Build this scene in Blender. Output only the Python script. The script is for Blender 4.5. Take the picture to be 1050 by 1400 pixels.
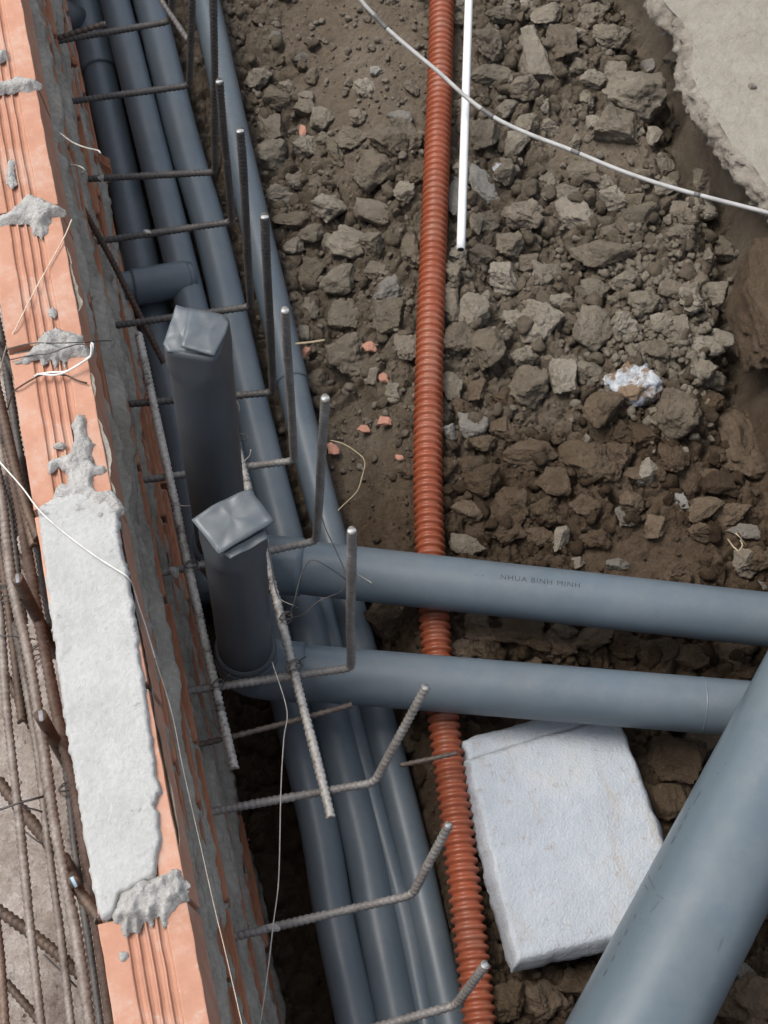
import bpy, bmesh, math, random
import numpy as np
from mathutils import Vector, Matrix
for o in list(bpy.data.objects): bpy.data.objects.remove(o)
sc = bpy.context.scene; C = sc.collection
rng = random.Random(7); nrng = np.random.default_rng(11)

# ---------------------------------------------------------------- camera
F, PW, PH, CAMH = 2039.0, 1050, 1400, 1.69
def _d(px, py): return np.array([px-525, -(py-700), -F], float)
_n = _d(430, 1757); _up = -_n/np.linalg.norm(_n)
_w = _d(-591, -3333); _w -= _up*(_w@_up); _w /= np.linalg.norm(_w)
ROT = np.array([np.cross(_w, _up), _w, _up])
cam = bpy.data.cameras.new('camera'); cam.sensor_fit = 'VERTICAL'; cam.sensor_height = 36
cam.lens = F/PH*36; cam.clip_start = .05; cam.clip_end = 500
co = bpy.data.objects.new('camera', cam); C.objects.link(co)
M4 = Matrix.Identity(4)
for i in range(3):
    for j in range(3): M4[i][j] = ROT[i][j]
M4[2][3] = CAMH
co.matrix_world = M4; sc.camera = co

# ---------------------------------------------------------------- sky, sun, exposure
SUN_EL, SUN_AZ = 62, 300        # azimuth clockwise from +Y: light comes from the left of the wall
wd = bpy.data.worlds.new('World'); sc.world = wd; wd.use_nodes = True
nt = wd.node_tree; nt.nodes.clear()
sky = nt.nodes.new('ShaderNodeTexSky'); sky.sky_type = 'NISHITA'; sky.sun_disc = False
sky.sun_elevation = math.radians(SUN_EL); sky.sun_rotation = math.radians(SUN_AZ)
sky.dust_density = 4.0; sky.air_density = 1.0; sky.ozone_density = 1.0
bg = nt.nodes.new('ShaderNodeBackground'); bg.inputs['Strength'].default_value = .13
ou = nt.nodes.new('ShaderNodeOutputWorld')
hs = nt.nodes.new('ShaderNodeHueSaturation'); hs.inputs['Saturation'].default_value = .5      # thin overcast
nt.links.new(sky.outputs[0], hs.inputs['Color']); nt.links.new(hs.outputs[0], bg.inputs[0]); nt.links.new(bg.outputs[0], ou.inputs[0])
sl = bpy.data.lights.new('sun', 'SUN'); sl.energy = 1.5; sl.angle = math.radians(26); sl.color = (1, .96, .91)
so = bpy.data.objects.new('sun', sl); C.objects.link(so)
_a, _e = math.radians(SUN_AZ), math.radians(SUN_EL)
sdir = Vector((math.sin(_a)*math.cos(_e), math.cos(_a)*math.cos(_e), math.sin(_e)))
so.rotation_euler = sdir.to_track_quat('Z', 'Y').to_euler(); so.location = sdir*10
sc.view_settings.view_transform = 'Standard'; sc.view_settings.look = 'None'
sc.view_settings.gamma = 1; sc.view_settings.use_curve_mapping = False
sc.view_settings.exposure = 0.6

# ---------------------------------------------------------------- helpers
def at(px, py, z):
    v = ROT@_d(px, py); t = (z-CAMH)/v[2]
    return Vector((v[0]*t, v[1]*t, z))
def proj(p):
    c = ROT.T@(np.array([p[0], p[1], p[2]-CAMH])); return 525+c[0]/-c[2]*F, 700-c[1]/-c[2]*F
def pscale(p):                       # pixels of the photograph per metre there
    c = ROT.T@(np.array([p[0], p[1], p[2]-CAMH])); return F/-c[2]
def sstep(a, b, x):
    t = np.clip((x-a)/(b-a), 0, 1); return t*t*(3-2*t)

def _hash(ix, iy, iz, seed):
    h = (ix.astype(np.int64)*374761393 + iy.astype(np.int64)*668265263 + iz.astype(np.int64)*2147483647 + seed*1274126177) & 0xffffffff
    h = ((h ^ (h >> 13))*1103515245) & 0xffffffff
    h = ((h ^ (h >> 16))*2654435761) & 0xffffffff
    return ((h ^ (h >> 15)) & 0xffffff)/float(0xffffff)
def vnoise(x, y, z, seed=0):         # smooth value noise, -1..1
    x, y, z = np.broadcast_arrays(np.asarray(x, float), np.asarray(y, float), np.asarray(z, float))
    ix, iy, iz = np.floor(x), np.floor(y), np.floor(z)
    fx, fy, fz = x-ix, y-iy, z-iz
    fx, fy, fz = [q*q*q*(q*(q*6-15)+10) for q in (fx, fy, fz)]
    r = 0
    for a in (0, 1):
        for b in (0, 1):
            for c in (0, 1):
                r = r+_hash(ix+a, iy+b, iz+c, seed)*(fx if a else 1-fx)*(fy if b else 1-fy)*(fz if c else 1-fz)
    return r*2-1
def fbm(x, y, z=0, seed=0, octv=4, gain=.5):
    r, a, s = 0, 1, 0
    for k in range(octv):
        f = 2.03**k; r = r+a*vnoise(np.asarray(x)*f, np.asarray(y)*f, np.asarray(z)*f+k*7.3, seed+k); s += a; a *= gain
    return r/s
def worley(x, y, seed=0):            # distance to the nearest cell point
    ix, iy = np.floor(x), np.floor(y); best = np.full(np.shape(x), 9.0); z0 = np.zeros_like(ix)
    for a in (-1, 0, 1):
        for b in (-1, 0, 1):
            qx = ix+a+_hash(ix+a, iy+b, z0, seed); qy = iy+b+_hash(ix+a, iy+b, z0, seed+77)
            best = np.minimum(best, (qx-x)**2+(qy-y)**2)
    return np.sqrt(best)

def cells(x, y, seed=0):             # nearest, second nearest, random value of the nearest cell
    ix, iy = np.floor(x), np.floor(y); b1 = np.full(np.shape(x), 9.0); b2 = b1.copy(); idv = np.zeros_like(b1); z0 = np.zeros_like(ix)
    tx = np.zeros_like(b1); ty = np.zeros_like(b1)
    for a in (-1, 0, 1):
        for b in (-1, 0, 1):
            qx = ix+a+_hash(ix+a, iy+b, z0, seed); qy = iy+b+_hash(ix+a, iy+b, z0, seed+77); d = (qx-x)**2+(qy-y)**2
            nb = d < b1; b2 = np.where(nb, b1, np.minimum(b2, d)); idv = np.where(nb, _hash(ix+a, iy+b, z0, seed+5), idv)
            tx = np.where(nb, x-qx, tx); ty = np.where(nb, y-qy, ty); b1 = np.where(nb, d, b1)
    return np.sqrt(b1), np.sqrt(b2), idv, tx, ty

def mesh_from(name, verts, faces, smooth=True):
    me = bpy.data.meshes.new(name)
    verts = np.asarray(verts, np.float32)
    if isinstance(faces, np.ndarray):
        k = faces.shape[1]; nf = len(faces)
        me.vertices.add(len(verts)); me.vertices.foreach_set('co', verts.ravel())
        me.loops.add(nf*k); me.loops.foreach_set('vertex_index', faces.astype(np.int32).ravel())
        me.polygons.add(nf); me.polygons.foreach_set('loop_start', np.arange(0, nf*k, k, dtype=np.int32))
        me.polygons.foreach_set('loop_total', np.full(nf, k, np.int32))
        me.update(calc_edges=True)
    else:
        me.from_pydata([tuple(map(float, v)) for v in verts], [], faces)
    if smooth: me.polygons.foreach_set('use_smooth', np.ones(len(me.polygons), bool))
    me.update(); return me
def link(name, me, mat=None, parent=None):
    o = bpy.data.objects.new(name, me)
    if mat is not None and not me.materials: me.materials.append(mat)
    C.objects.link(o)
    if parent is not None: o.parent = parent
    return o
def obj(name, verts, faces, mat, parent=None, smooth=True):
    return link(name, mesh_from(name, verts, faces, smooth), mat, parent)
def tag(o, label, cat, group=None):
    o['label'] = label; o['category'] = cat
    if group: o['group'] = group
    return o
def thing(name, label, cat, loc=(0, 0, 0), group=None):
    o = bpy.data.objects.new(name, None); C.objects.link(o); o.empty_display_size = .05
    o.location = loc; return tag(o, label, cat, group)
def part(name, verts, faces, mat, parent, smooth=True):   # verts in world space, parent an Empty or mesh somewhere
    off = np.array(parent.matrix_basis.translation) if parent is not None else 0
    p = parent
    while p is not None and p.parent is not None:
        p = p.parent; off = off+np.array(p.matrix_basis.translation)
    return obj(name, np.asarray(verts, float)-off, faces, mat, parent, smooth)

def catmull(pts, step):
    P = [np.array(p, float) for p in pts]
    P = [2*P[0]-P[1]]+P+[2*P[-1]-P[-2]]; out = []
    for i in range(1, len(P)-2):
        n = max(1, int(round(np.linalg.norm(P[i+1]-P[i])/step)))
        for k in range(n):
            t = k/n
            out.append(.5*((2*P[i])+(-P[i-1]+P[i+1])*t+(2*P[i-1]-5*P[i]+4*P[i+1]-P[i+2])*t*t+(-P[i-1]+3*P[i]-3*P[i+1]+P[i+2])*t**3))
    out.append(P[-2]); return np.array(out)
def fillet(pts, r, n=6):               # polyline with rounded corners
    P = [np.array(p, float) for p in pts]; out = [P[0]]
    for i in range(1, len(P)-1):
        a = P[i-1]-P[i]; b = P[i+1]-P[i]; la, lb = np.linalg.norm(a), np.linalg.norm(b)
        k = min(r, la*.45, lb*.45); A = P[i]+a/la*k; B = P[i]+b/lb*k
        for j in range(n+1):
            t = j/n; out.append((1-t)**2*A+2*t*(1-t)*P[i]+t*t*B)
    out.append(P[-1]); return np.array(out)
def resample(pts, step):
    pts = np.asarray(pts, float); s = np.r_[0, np.cumsum(np.linalg.norm(np.diff(pts, axis=0), axis=1))]
    n = max(2, int(round(s[-1]/step))+1); q = np.linspace(0, s[-1], n)
    return np.stack([np.interp(q, s, pts[:, k]) for k in range(3)], 1), q
def sweep(pts, rad, sides, slant=None, cap=True):
    pts = np.asarray(pts, float); n = len(pts); rad = np.broadcast_to(np.asarray(rad, float), (n,))
    tan = np.gradient(pts, axis=0); tan /= np.linalg.norm(tan, axis=1)[:, None]
    ref = np.array([0, 0, 1.]) if abs(tan[0][2]) < .9 else np.array([0, 1., 0])
    N = np.zeros((n, 3)); v = ref-tan[0]*(ref@tan[0]); N[0] = v/np.linalg.norm(v)
    for i in range(1, n):
        v = N[i-1]-tan[i]*(N[i-1]@tan[i]); N[i] = v/np.linalg.norm(v)
    B = np.cross(tan, N)
    th = np.arange(sides)*2*math.pi/sides
    V = pts[:, None, :]+rad[:, None, None]*(np.cos(th)[None, :, None]*N[:, None, :]+np.sin(th)[None, :, None]*B[:, None, :])
    if slant: V = V+slant*np.abs(np.sin(th))[None, :, None]*tan[:, None, :]
    V = V.reshape(-1, 3)
    i = np.arange(n-1)[:, None]*sides; j = np.arange(sides)[None, :]; j2 = (j+1) % sides
    Fq = np.stack([i+j, i+j2, i+sides+j2, i+sides+j], -1).reshape(-1, 4)
    if not cap: return V, Fq
    V = np.vstack([V, pts[0], pts[-1]]); a, b = n*sides, n*sides+1
    J = np.arange(sides); J2 = (J+1) % sides
    c0 = np.stack([np.full(sides, a), J2, J, np.full(sides, a)], -1); c1 = np.stack([np.full(sides, b), (n-1)*sides+J, (n-1)*sides+J2, np.full(sides, b)], -1)
    faces = [tuple(f) for f in Fq.tolist()]+[tuple(f[:3]) for f in c0.tolist()]+[tuple(f[:3]) for f in c1.tolist()]
    return V, faces
def inside(poly, x, y):
    poly = np.asarray(poly); r = np.zeros(np.shape(x), bool)
    for i in range(len(poly)):
        x1, y1 = poly[i]; x2, y2 = poly[i-1]
        c = ((y1 > y) != (y2 > y)) & (x < (x2-x1)*(y-y1)/((y2-y1) if y2 != y1 else 1e-9)+x1); r ^= c
    return r
def sdist(poly, x, y):                 # positive inside
    poly = np.asarray(poly); d = np.full(np.shape(x), 9.0)
    for i in range(len(poly)):
        a = poly[i-1]; b = poly[i]; ab = b-a; t = np.clip(((x-a[0])*ab[0]+(y-a[1])*ab[1])/(ab@ab+1e-12), 0, 1)
        d = np.minimum(d, np.hypot(x-a[0]-t*ab[0], y-a[1]-t*ab[1]))
    return np.where(inside(poly, x, y), d, -d)
def gridfaces(nx, ny, keep=None):
    i = np.arange(nx-1)[:, None]; j = np.arange(ny-1)[None, :]
    f = np.stack([i*ny+j, (i+1)*ny+j, (i+1)*ny+j+1, i*ny+j+1], -1).reshape(-1, 4)
    if keep is not None: f = f[keep.ravel()[f].any(1)]
    return f
def prune(V, Fq):
    u = np.unique(Fq); m = np.zeros(len(V), int); m[u] = np.arange(len(u)); return V[u], m[Fq]

# ---------------------------------------------------------------- materials
def mat(name, build):
    m = bpy.data.materials.new(name); m.use_nodes = True; t = m.node_tree
    b = t.nodes['Principled BSDF']; build(t, b); return m
def N(t, kind, **kw):
    n = t.nodes.new(kind)
    for k, v in kw.items():
        if k in n.inputs: n.inputs[k].default_value = v
        else: setattr(n, k, v)
    return n
def coords(t, which='Object', scale=(1, 1, 1)):
    c = t.nodes.new('ShaderNodeTexCoord'); m = t.nodes.new('ShaderNodeMapping'); m.inputs['Scale'].default_value = scale
    t.links.new(c.outputs[which], m.inputs[0]); return m.outputs[0]
def noise(t, vec, scale, detail=6, rough=.6, dist=0):
    n = N(t, 'ShaderNodeTexNoise', Scale=scale, Detail=detail, Roughness=rough, Distortion=dist)
    t.links.new(vec, n.inputs['Vector']); return n.outputs['Fac']
def ramp(t, fac, stops):
    r = t.nodes.new('ShaderNodeValToRGB'); e = r.color_ramp.elements
    while len(e) < len(stops): e.new(.5)
    for i, (p, c) in enumerate(stops): e[i].position = p; e[i].color = (*c, 1) if len(c) == 3 else c
    t.links.new(fac, r.inputs[0]); return r.outputs[0]
def g3(v): return (v, v, v)
def mix(t, fac, a, b, mode='MIX'):
    n = t.nodes.new('ShaderNodeMix'); n.data_type = 'RGBA'; n.blend_type = mode
    for s, v in ((0, fac), (6, a), (7, b)):
        if isinstance(v, bpy.types.NodeSocket): t.links.new(v, n.inputs[s])
        elif s == 0: n.inputs[0].default_value = v
        else: n.inputs[s].default_value = (*v, 1)
    return n.outputs[2]
def bump(t, b, h, strength, dist=.005, prev=None):
    n = N(t, 'ShaderNodeBump', Strength=strength, Distance=dist); t.links.new(h, n.inputs['Height'])
    if prev is not None: t.links.new(prev, n.inputs['Normal'])
    t.links.new(n.outputs[0], b.inputs['Normal']); return n.outputs[0]

def soil_like(dark, mid, light, wscale=1.0, world=True, damp=False):
    def f(t, b):
        v = coords(t, 'Object')
        if world:
            g = t.nodes.new('ShaderNodeNewGeometry'); v = g.outputs['Position']
        n1 = noise(t, v, 7*wscale, 5, .65); n2 = noise(t, v, 60*wscale, 8, .7); n3 = noise(t, v, 260*wscale, 4, .7)
        c = mix(t, .5, ramp(t, n1, [(.3, dark), (.5, mid), (.72, light)]), ramp(t, n2, [(.25, dark), (.5, mid), (.75, light)]))
        if damp:                        # wetter, browner earth in the nearer right part of the trench
            sp = t.nodes.new('ShaderNodeSeparateXYZ'); t.links.new(g.outputs['Position'], sp.inputs[0])
            mm = N(t, 'ShaderNodeMath', operation='MULTIPLY_ADD'); t.links.new(n1, mm.inputs[0]); mm.inputs[1].default_value = .35; t.links.new(sp.outputs['Y'], mm.inputs[2])
            mr = N(t, 'ShaderNodeMapRange'); t.links.new(mm.outputs[0], mr.inputs[0]); mr.inputs[1].default_value = 1.58; mr.inputs[2].default_value = 1.34
            wet = mix(t, .5, ramp(t, n1, [(.3, (.058, .038, .023)), (.5, (.10, .070, .045)), (.72, (.14, .105, .072))]), ramp(t, n2, [(.25, (.058, .038, .023)), (.5, (.10, .070, .045)), (.75, (.15, .112, .078))]))
            c = mix(t, mr.outputs[0], c, wet)
        oi = t.nodes.new('ShaderNodeObjectInfo')
        c = mix(t, .75, c, ramp(t, oi.outputs['Random'], [(0, (.62, .58, .52)), (.5, (1, 1, 1)), (1, (1.42, 1.45, 1.5))]), 'MULTIPLY')
        c = mix(t, ramp(t, n3, [(.66, g3(0)), (.74, g3(.55))]), c, (.30, .28, .25))
        t.links.new(c, b.inputs['Base Color']); b.inputs['Roughness'].default_value = .95
        b.inputs['Specular IOR Level'].default_value = .15
        p = bump(t, b, n2, 1.0, .016); bump(t, b, n3, .9, .006, p)
    return f
m_soil = mat('trench_soil', soil_like((.10, .078, .054), (.17, .137, .100), (.245, .206, .158), damp=True))
m_clod = mat('dry_earth_clod', soil_like((.18, .155, .118), (.295, .258, .202), (.42, .375, .305)))
m_brown = mat('damp_brown_clod', soil_like((.085, .060, .038), (.145, .106, .071), (.21, .163, .115)))
m_pale = mat('pale_stone', soil_like((.19, .175, .15), (.29, .272, .24), (.40, .385, .35)))
m_tan = mat('tan_clod', soil_like((.16, .13, .096), (.24, .203, .155), (.32, .28, .225)))
m_gravel = mat('loose_crumbs', soil_like((.155, .131, .098), (.25, .214, .166), (.36, .318, .26), 1.6, damp=True))
m_bank = mat('bank_earth', soil_like((.06, .04, .026), (.09, .064, .042), (.13, .096, .066)))
m_yard = mat('dusty_yard_soil', soil_like((.19, .148, .118), (.40, .34, .29), (.68, .64, .60)))
def f_white(t, b):
    v = coords(t, 'Object'); n = noise(t, v, 1.3, 5, .6); n2 = noise(t, v, 6, 6, .7)
    c = mix(t, ramp(t, n, [(.47, g3(0)), (.55, g3(1))]), mix(t, ramp(t, n2, [(.4, g3(0)), (.6, g3(1))]), (.27, .30, .33), (.47, .48, .49)), (.16, .11, .07))
    t.links.new(c, b.inputs['Base Color']); b.inputs['Roughness'].default_value = .9; bump(t, b, n2, .5, .006)
m_limed = mat('limed_stone', f_white)

def f_brick(t, b):
    v = coords(t, 'Object'); oi = t.nodes.new('ShaderNodeObjectInfo')
    n = noise(t, v, 18, 6, .6); n2 = noise(t, v, 220, 3, .6)
    c = ramp(t, n, [(.3, (.43, .228, .155)), (.5, (.50, .272, .188)), (.75, (.55, .32, .235))])
    c = mix(t, .6, c, ramp(t, oi.outputs['Random'], [(0, (.86, .82, .8)), (1, (1.08, 1.08, 1.08))]), 'MULTIPLY')
    dust = noise(t, v, 9, 8, .75)
    c = mix(t, ramp(t, dust, [(.50, g3(0)), (.70, g3(.6))]), c, (.50, .43, .37))
    spk = noise(t, v, 75, 5, .75); c = mix(t, ramp(t, spk, [(.62, g3(0)), (.70, g3(.6))]), c, (.46, .44, .41)); c = mix(t, ramp(t, spk, [(.28, g3(.5)), (.36, g3(0))]), c, (.26, .12, .075))
    t.links.new(c, b.inputs['Base Color']); b.inputs['Roughness'].default_value = .85; b.inputs['Specular IOR Level'].default_value = .25
    p = bump(t, b, n2, .25, .002); bump(t, b, n, .15, .004, p)
m_brick = mat('fired_clay', f_brick)
def f_brickold(t, b):
    v = coords(t, 'Object', (1, .25, 1.6)); n = noise(t, v, 14, 8, .7); n2 = noise(t, v, 70, 6, .7)
    oi = t.nodes.new('ShaderNodeObjectInfo')
    c = ramp(t, n, [(.3, (.16, .075, .045)), (.48, (.33, .135, .07)), (.62, (.42, .19, .11)), (.74, (.34, .29, .25))])
    c = mix(t, .8, c, ramp(t, oi.outputs['Random'], [(0, (.8, .8, .8)), (1, (1.1, 1.1, 1.1))]), 'MULTIPLY')
    t.links.new(c, b.inputs['Base Color']); b.inputs['Roughness'].default_value = .9; bump(t, b, n2, .5, .004)
m_brickold = mat('weathered_clay', f_brickold)
def cement(dark, light, fine=150, relief=1.0):
    def f(t, b):
        g = t.nodes.new('ShaderNodeNewGeometry'); v = g.outputs['Position']
        n = noise(t, v, 14, 8, .68); n2 = noise(t, v, fine, 6, .7); n3 = noise(t, v, 45, 5, .7, .6)
        c = mix(t, .4, ramp(t, n, [(.3, dark), (.7, light)]), ramp(t, n2, [(.3, dark), (.65, light)]))
        pit = ramp(t, n3, [(.28, g3(.7)), (.36, g3(0))])
        c = mix(t, pit, c, tuple(k*.5 for k in dark))
        t.links.new(c, b.inputs['Base Color']); b.inputs['Roughness'].default_value = .92; b.inputs['Specular IOR Level'].default_value = .2
        p = bump(t, b, n3, .7*relief, .009*relief); bump(t, b, n2, .9, .0045*(.5+.5*relief), p)
    return f
m_mortar = mat('grey_mortar', cement((.30, .292, .27), (.58, .57, .545), 190))
m_cap = mat('pale_mortar', cement((.36, .362, .35), (.53, .535, .52), 170, .3))
m_smear = mat('rough_mortar', cement((.15, .137, .112), (.42, .398, .352), 110, .6))
m_slab = mat('slab_concrete', cement((.235, .215, .172), (.325, .307, .258), 60))
m_slabedge = mat('broken_concrete', cement((.13, .112, .088), (.34, .31, .265), 70))

def dust_up(t, c, v, col, amount, lo=.45, scale=7):      # settled dust: only on faces that look up, in patches
    g = t.nodes.new('ShaderNodeNewGeometry'); sp = t.nodes.new('ShaderNodeSeparateXYZ'); t.links.new(g.outputs['Normal'], sp.inputs[0])
    up = ramp(t, sp.outputs['Z'], [(.35, g3(0)), (.95, g3(1))]); n = ramp(t, noise(t, v, scale, 9, .8), [(lo, g3(0)), (lo+.22, g3(amount))])
    return mix(t, mix(t, 1.0, up, n, 'MULTIPLY'), c, col)
def pvc(base, rough=.42):
    def f(t, b):
        v = coords(t, 'Object'); n = noise(t, v, 5, 6, .65); n2 = noise(t, v, 90, 5, .75)
        c = mix(t, ramp(t, n, [(.45, g3(0)), (.75, g3(.35))]), base, tuple(k*1.35+.03 for k in base))
        c = mix(t, ramp(t, n2, [(.68, g3(0)), (.8, g3(.35))]), c, (.28, .26, .23))
        c = mix(t, ramp(t, noise(t, v, 30, 4, .8), [(.62, g3(0)), (.75, g3(.18))]), c, (.22, .18, .13))
        c = dust_up(t, c, v, (.25, .24, .22), .22)
        t.links.new(c, b.inputs['Base Color'])
        r = ramp(t, n, [(.3, g3(rough-.06)), (.7, g3(rough+.16))]); t.links.new(r, b.inputs['Roughness'])
        b.inputs['Specular IOR Level'].default_value = .5
        bump(t, b, n2, .06, .001)
    return f
m_pvc = mat('grey_pvc', pvc((.092, .120, .142), .36))
m_pvcbig = mat('grey_pvc_large', pvc((.100, .130, .150), .30))
m_pvcdark = mat('grey_pvc_dusty', pvc((.058, .068, .077), .46))
m_pvcflap = mat('grey_pvc_scorched', pvc((.082, .098, .110), .36))
def f_orange(t, b):
    v = coords(t, 'Object'); n = noise(t, v, 6, 6, .7); n2 = noise(t, v, 120, 4, .7)
    c = ramp(t, n, [(.35, (.235, .060, .027)), (.6, (.295, .078, .037))])
    c = mix(t, ramp(t, n2, [(.6, g3(0)), (.8, g3(.35))]), c, (.40, .22, .14))
    c = dust_up(t, c, v, (.30, .235, .18), .45, .44, 9)
    t.links.new(c, b.inputs['Base Color']); b.inputs['Roughness'].default_value = .38; b.inputs['Specular IOR Level'].default_value = .4
m_orange = mat('orange_hdpe', f_orange)
def steel(dark, mid, light, at_=(.3, .5, .72)):
    def f(t, b):
        g = t.nodes.new('ShaderNodeNewGeometry'); v = g.outputs['Position']
        n = noise(t, v, 28, 8, .75); n2 = noise(t, v, 160, 5, .7)
        c = mix(t, .35, ramp(t, n, list(zip(at_, (dark, mid, light)))), ramp(t, n2, list(zip(at_, (dark, mid, light)))))
        t.links.new(c, b.inputs['Base Color']); b.inputs['Metallic'].default_value = .35; b.inputs['Roughness'].default_value = .62
        bump(t, b, n2, .4, .001)
    return f
m_rust = mat('rusty_steel', steel((.045, .033, .027), (.095, .066, .05), (.17, .115, .08)))
m_dark = mat('dark_steel', steel((.05, .048, .046), (.085, .08, .076), (.16, .145, .13)))
m_steel = mat('grey_steel', steel((.11, .095, .082), (.22, .205, .19), (.36, .35, .33)))
m_stained = mat('cement_stained_steel', steel((.05, .036, .028), (.42, .40, .365), (.58, .56, .52), (.40, .47, .7)))
m_yardbar = mat('weathered_steel', steel((.09, .07, .058), (.20, .168, .145), (.40, .37, .34)))
m_yardrust = mat('red_rust_steel', steel((.08, .052, .038), (.15, .10, .075), (.28, .21, .17)))
def plain(col, rough=.6, metal=0, sc_=60, var=.25):
    def f(t, b):
        v = coords(t, 'Object'); n = noise(t, v, sc_, 6, .65)
        c = ramp(t, n, [(.3, tuple(k*(1-var) for k in col)), (.7, tuple(min(1, k*(1+var)) for k in col))])
        t.links.new(c, b.inputs['Base Color']); b.inputs['Roughness'].default_value = rough; b.inputs['Metallic'].default_value = metal
    return f
m_cut = mat('cut_steel', plain((.36, .37, .37), .45, .3, 300))
m_white = mat('white_pvc', plain((.74, .76, .76), .4, 0, 40, .08))
m_cable = mat('pale_cable', plain((.36, .36, .345), .55, 0, 30, .25))
m_cabledark = mat('dirty_cable', plain((.13, .13, .125), .6))
m_string = mat('white_string', plain((.70, .68, .63), .8))
m_tan_string = mat('nylon_string', plain((.62, .52, .42), .7))
m_wire = mat('tie_wire', plain((.10, .09, .085), .55, .5, 90))
m_wirepale = mat('bright_wire', plain((.42, .40, .36), .5, .3, 90))
m_print = mat('printed_ink', plain((.035, .045, .055), .6))
m_faint = mat('faded_ink', plain((.062, .080, .095), .5))
m_scratch = mat('scratched_pvc', plain((.30, .34, .37), .6))
m_chip = mat('brick_chip', plain((.40, .20, .14), .9, 0, 50, .2))
m_straw = mat('dry_straw', plain((.40, .33, .22), .8))
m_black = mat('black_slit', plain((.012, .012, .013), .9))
m_blue = mat('pale_blue_paint', plain((.35, .52, .66), .6))
m_leafrust = mat('wall_rod_steel', steel((.05, .04, .035), (.11, .085, .07), (.19, .15, .12)))
def f_foam(t, b):
    v = coords(t, 'Object'); n = noise(t, v, 9, 8, .7); n2 = noise(t, v, 55, 6, .75, .4); n3 = N(t, 'ShaderNodeTexVoronoi', Scale=260.0)
    t.links.new(v, n3.inputs['Vector'])
    c = ramp(t, n, [(.3, (.32, .35, .385)), (.6, (.40, .435, .47))])
    c = mix(t, ramp(t, n, [(.56, g3(0)), (.74, g3(.55))]), c, (.42, .40, .35))
    c = mix(t, ramp(t, n2, [(.57, g3(0)), (.70, g3(.7))]), c, (.27, .22, .16))
    st = noise(t, coords(t, 'Object', (3.2, .55, 1)), 7, 7, .75, .8)
    c = mix(t, ramp(t, st, [(.58, g3(0)), (.70, g3(.6))]), c, (.33, .275, .20))
    t.links.new(c, b.inputs['Base Color']); b.inputs['Roughness'].default_value = .6
    p = bump(t, b, noise(t, v, 30, 4, .6, 1.2), .22, .008); p = bump(t, b, n2, .2, .004, p); bump(t, b, n3.outputs['Distance'], .4, .002, p)
m_foam = mat('polystyrene', f_foam)

# ---------------------------------------------------------------- layout of the runs of pipe (world metres)
def line(z, *px): return [np.array(at(x, y, z)) for x, y in px]
ORANGE_PX = [(605, -60), (604, 0), (602, 100), (598, 200), (592, 350), (588, 450), (586, 550), (585, 650), (588, 750), (594, 850), (600, 925), (608, 1000), (621, 1100), (633, 1200), (645, 1300), (656, 1400), (664, 1470)]
ORANGE = np.array([np.array(at(x, y, -.6)) for x, y in ORANGE_PX])
ZP = -.69
def pxrun(lst, z):
    P = [tuple(at(x, y, z)[:2]) for x, y in lst]; a, b = P[0], P[1]; c, d = P[-1], P[-2]
    return [(a[0]+(a[0]-b[0])*.9, a[1]+(a[1]-b[1])*.9)]+P+[(c[0]+(c[0]-d[0])*2.5, c[1]+(c[1]-d[1])*2.5)]
LONG = {'a': pxrun([(157, 0), (207, 200), (240, 333), (336, 720), (426, 1083), (456, 1250), (486, 1390)], ZP),
        'b': pxrun([(203, 0), (253, 200), (292, 333), (354, 599), (480, 1083), (514, 1250), (542, 1390)], ZP),
        'd': pxrun([(281, 0), (324, 200), (394, 500), (427, 640), (543, 1083), (583, 1250), (614, 1390)], ZP),
        'c': pxrun([(462, 900), (508, 1083), (552, 1250), (580, 1390)], ZP+.004),
        'e': [(.062, 2.95), (.058, 2.529), (.062, 1.846), (.066, 1.35), (.06, 1.1)]}
def interp_x(tbl, y):
    t = sorted(tbl, key=lambda q: q[1]); return np.interp(y, [q[1] for q in t], [q[0] for q in t])
def xc(y): return np.interp(y, ORANGE[::-1, 1], ORANGE[::-1, 0])
def xd(y): return interp_x(LONG['d'], y)
SLABZ = -.40
SLAB_EDGE_PX = [(872, -70), (888, -25), (893, 0), (925, 30), (937, 62), (930, 90), (945, 125), (962, 150), (985, 190), (1003, 215), (1022, 232), (1040, 262), (1062, 285), (1090, 330)]
slab_edge = [np.array(at(x, y, SLABZ-.03))[:2] for x, y in SLAB_EDGE_PX]
_bk = [np.array(at(x, y, -.54))[:2] for x, y in ((1003, 420), (1008, 480), (1000, 560), (1040, 690), (1075, 790))]
_be = sorted([(p[1], p[0]+.055) for p in slab_edge if p[1] > 1.62]+[(p[1], p[0]+.05) for p in _bk]+[(.6, 1.30), (0, 1.4), (3.6, 1.3)])
def xbank(y): return np.interp(y, [q[0] for q in _be], [q[1] for q in _be])
def ground_base(x, y):
    x = np.asarray(x, float); y = np.asarray(y, float)
    a = xd(y); b = xc(y); s = (x-a)/np.maximum(b-a, .03)
    z = -.745+.108*sstep(.15, .95, s)
    z = z-.10*sstep(.0, .28, a-x)
    u = x-b
    z = z+.055*sstep(.05, .55, u)*sstep(.75, 1.35, y)
    z = z-.045*sstep(.04, .2, u)*(1-sstep(.75, 1.0, y))
    bank = sstep(-.01, .035, x-xbank(y))                 # steep face below the slab
    dip = np.exp(-((x-xbank(y)+.03)/.05)**2)*.09*sstep(1.0, 1.3, y)
    z = z-dip
    z = z*(1-bank)+(-.472)*bank
    e = sstep(.12, -.02, y)+sstep(3.35, 3.5, y)
    return z*(1-np.clip(e, 0, 1))+(-.45)*np.clip(e, 0, 1)
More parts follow.
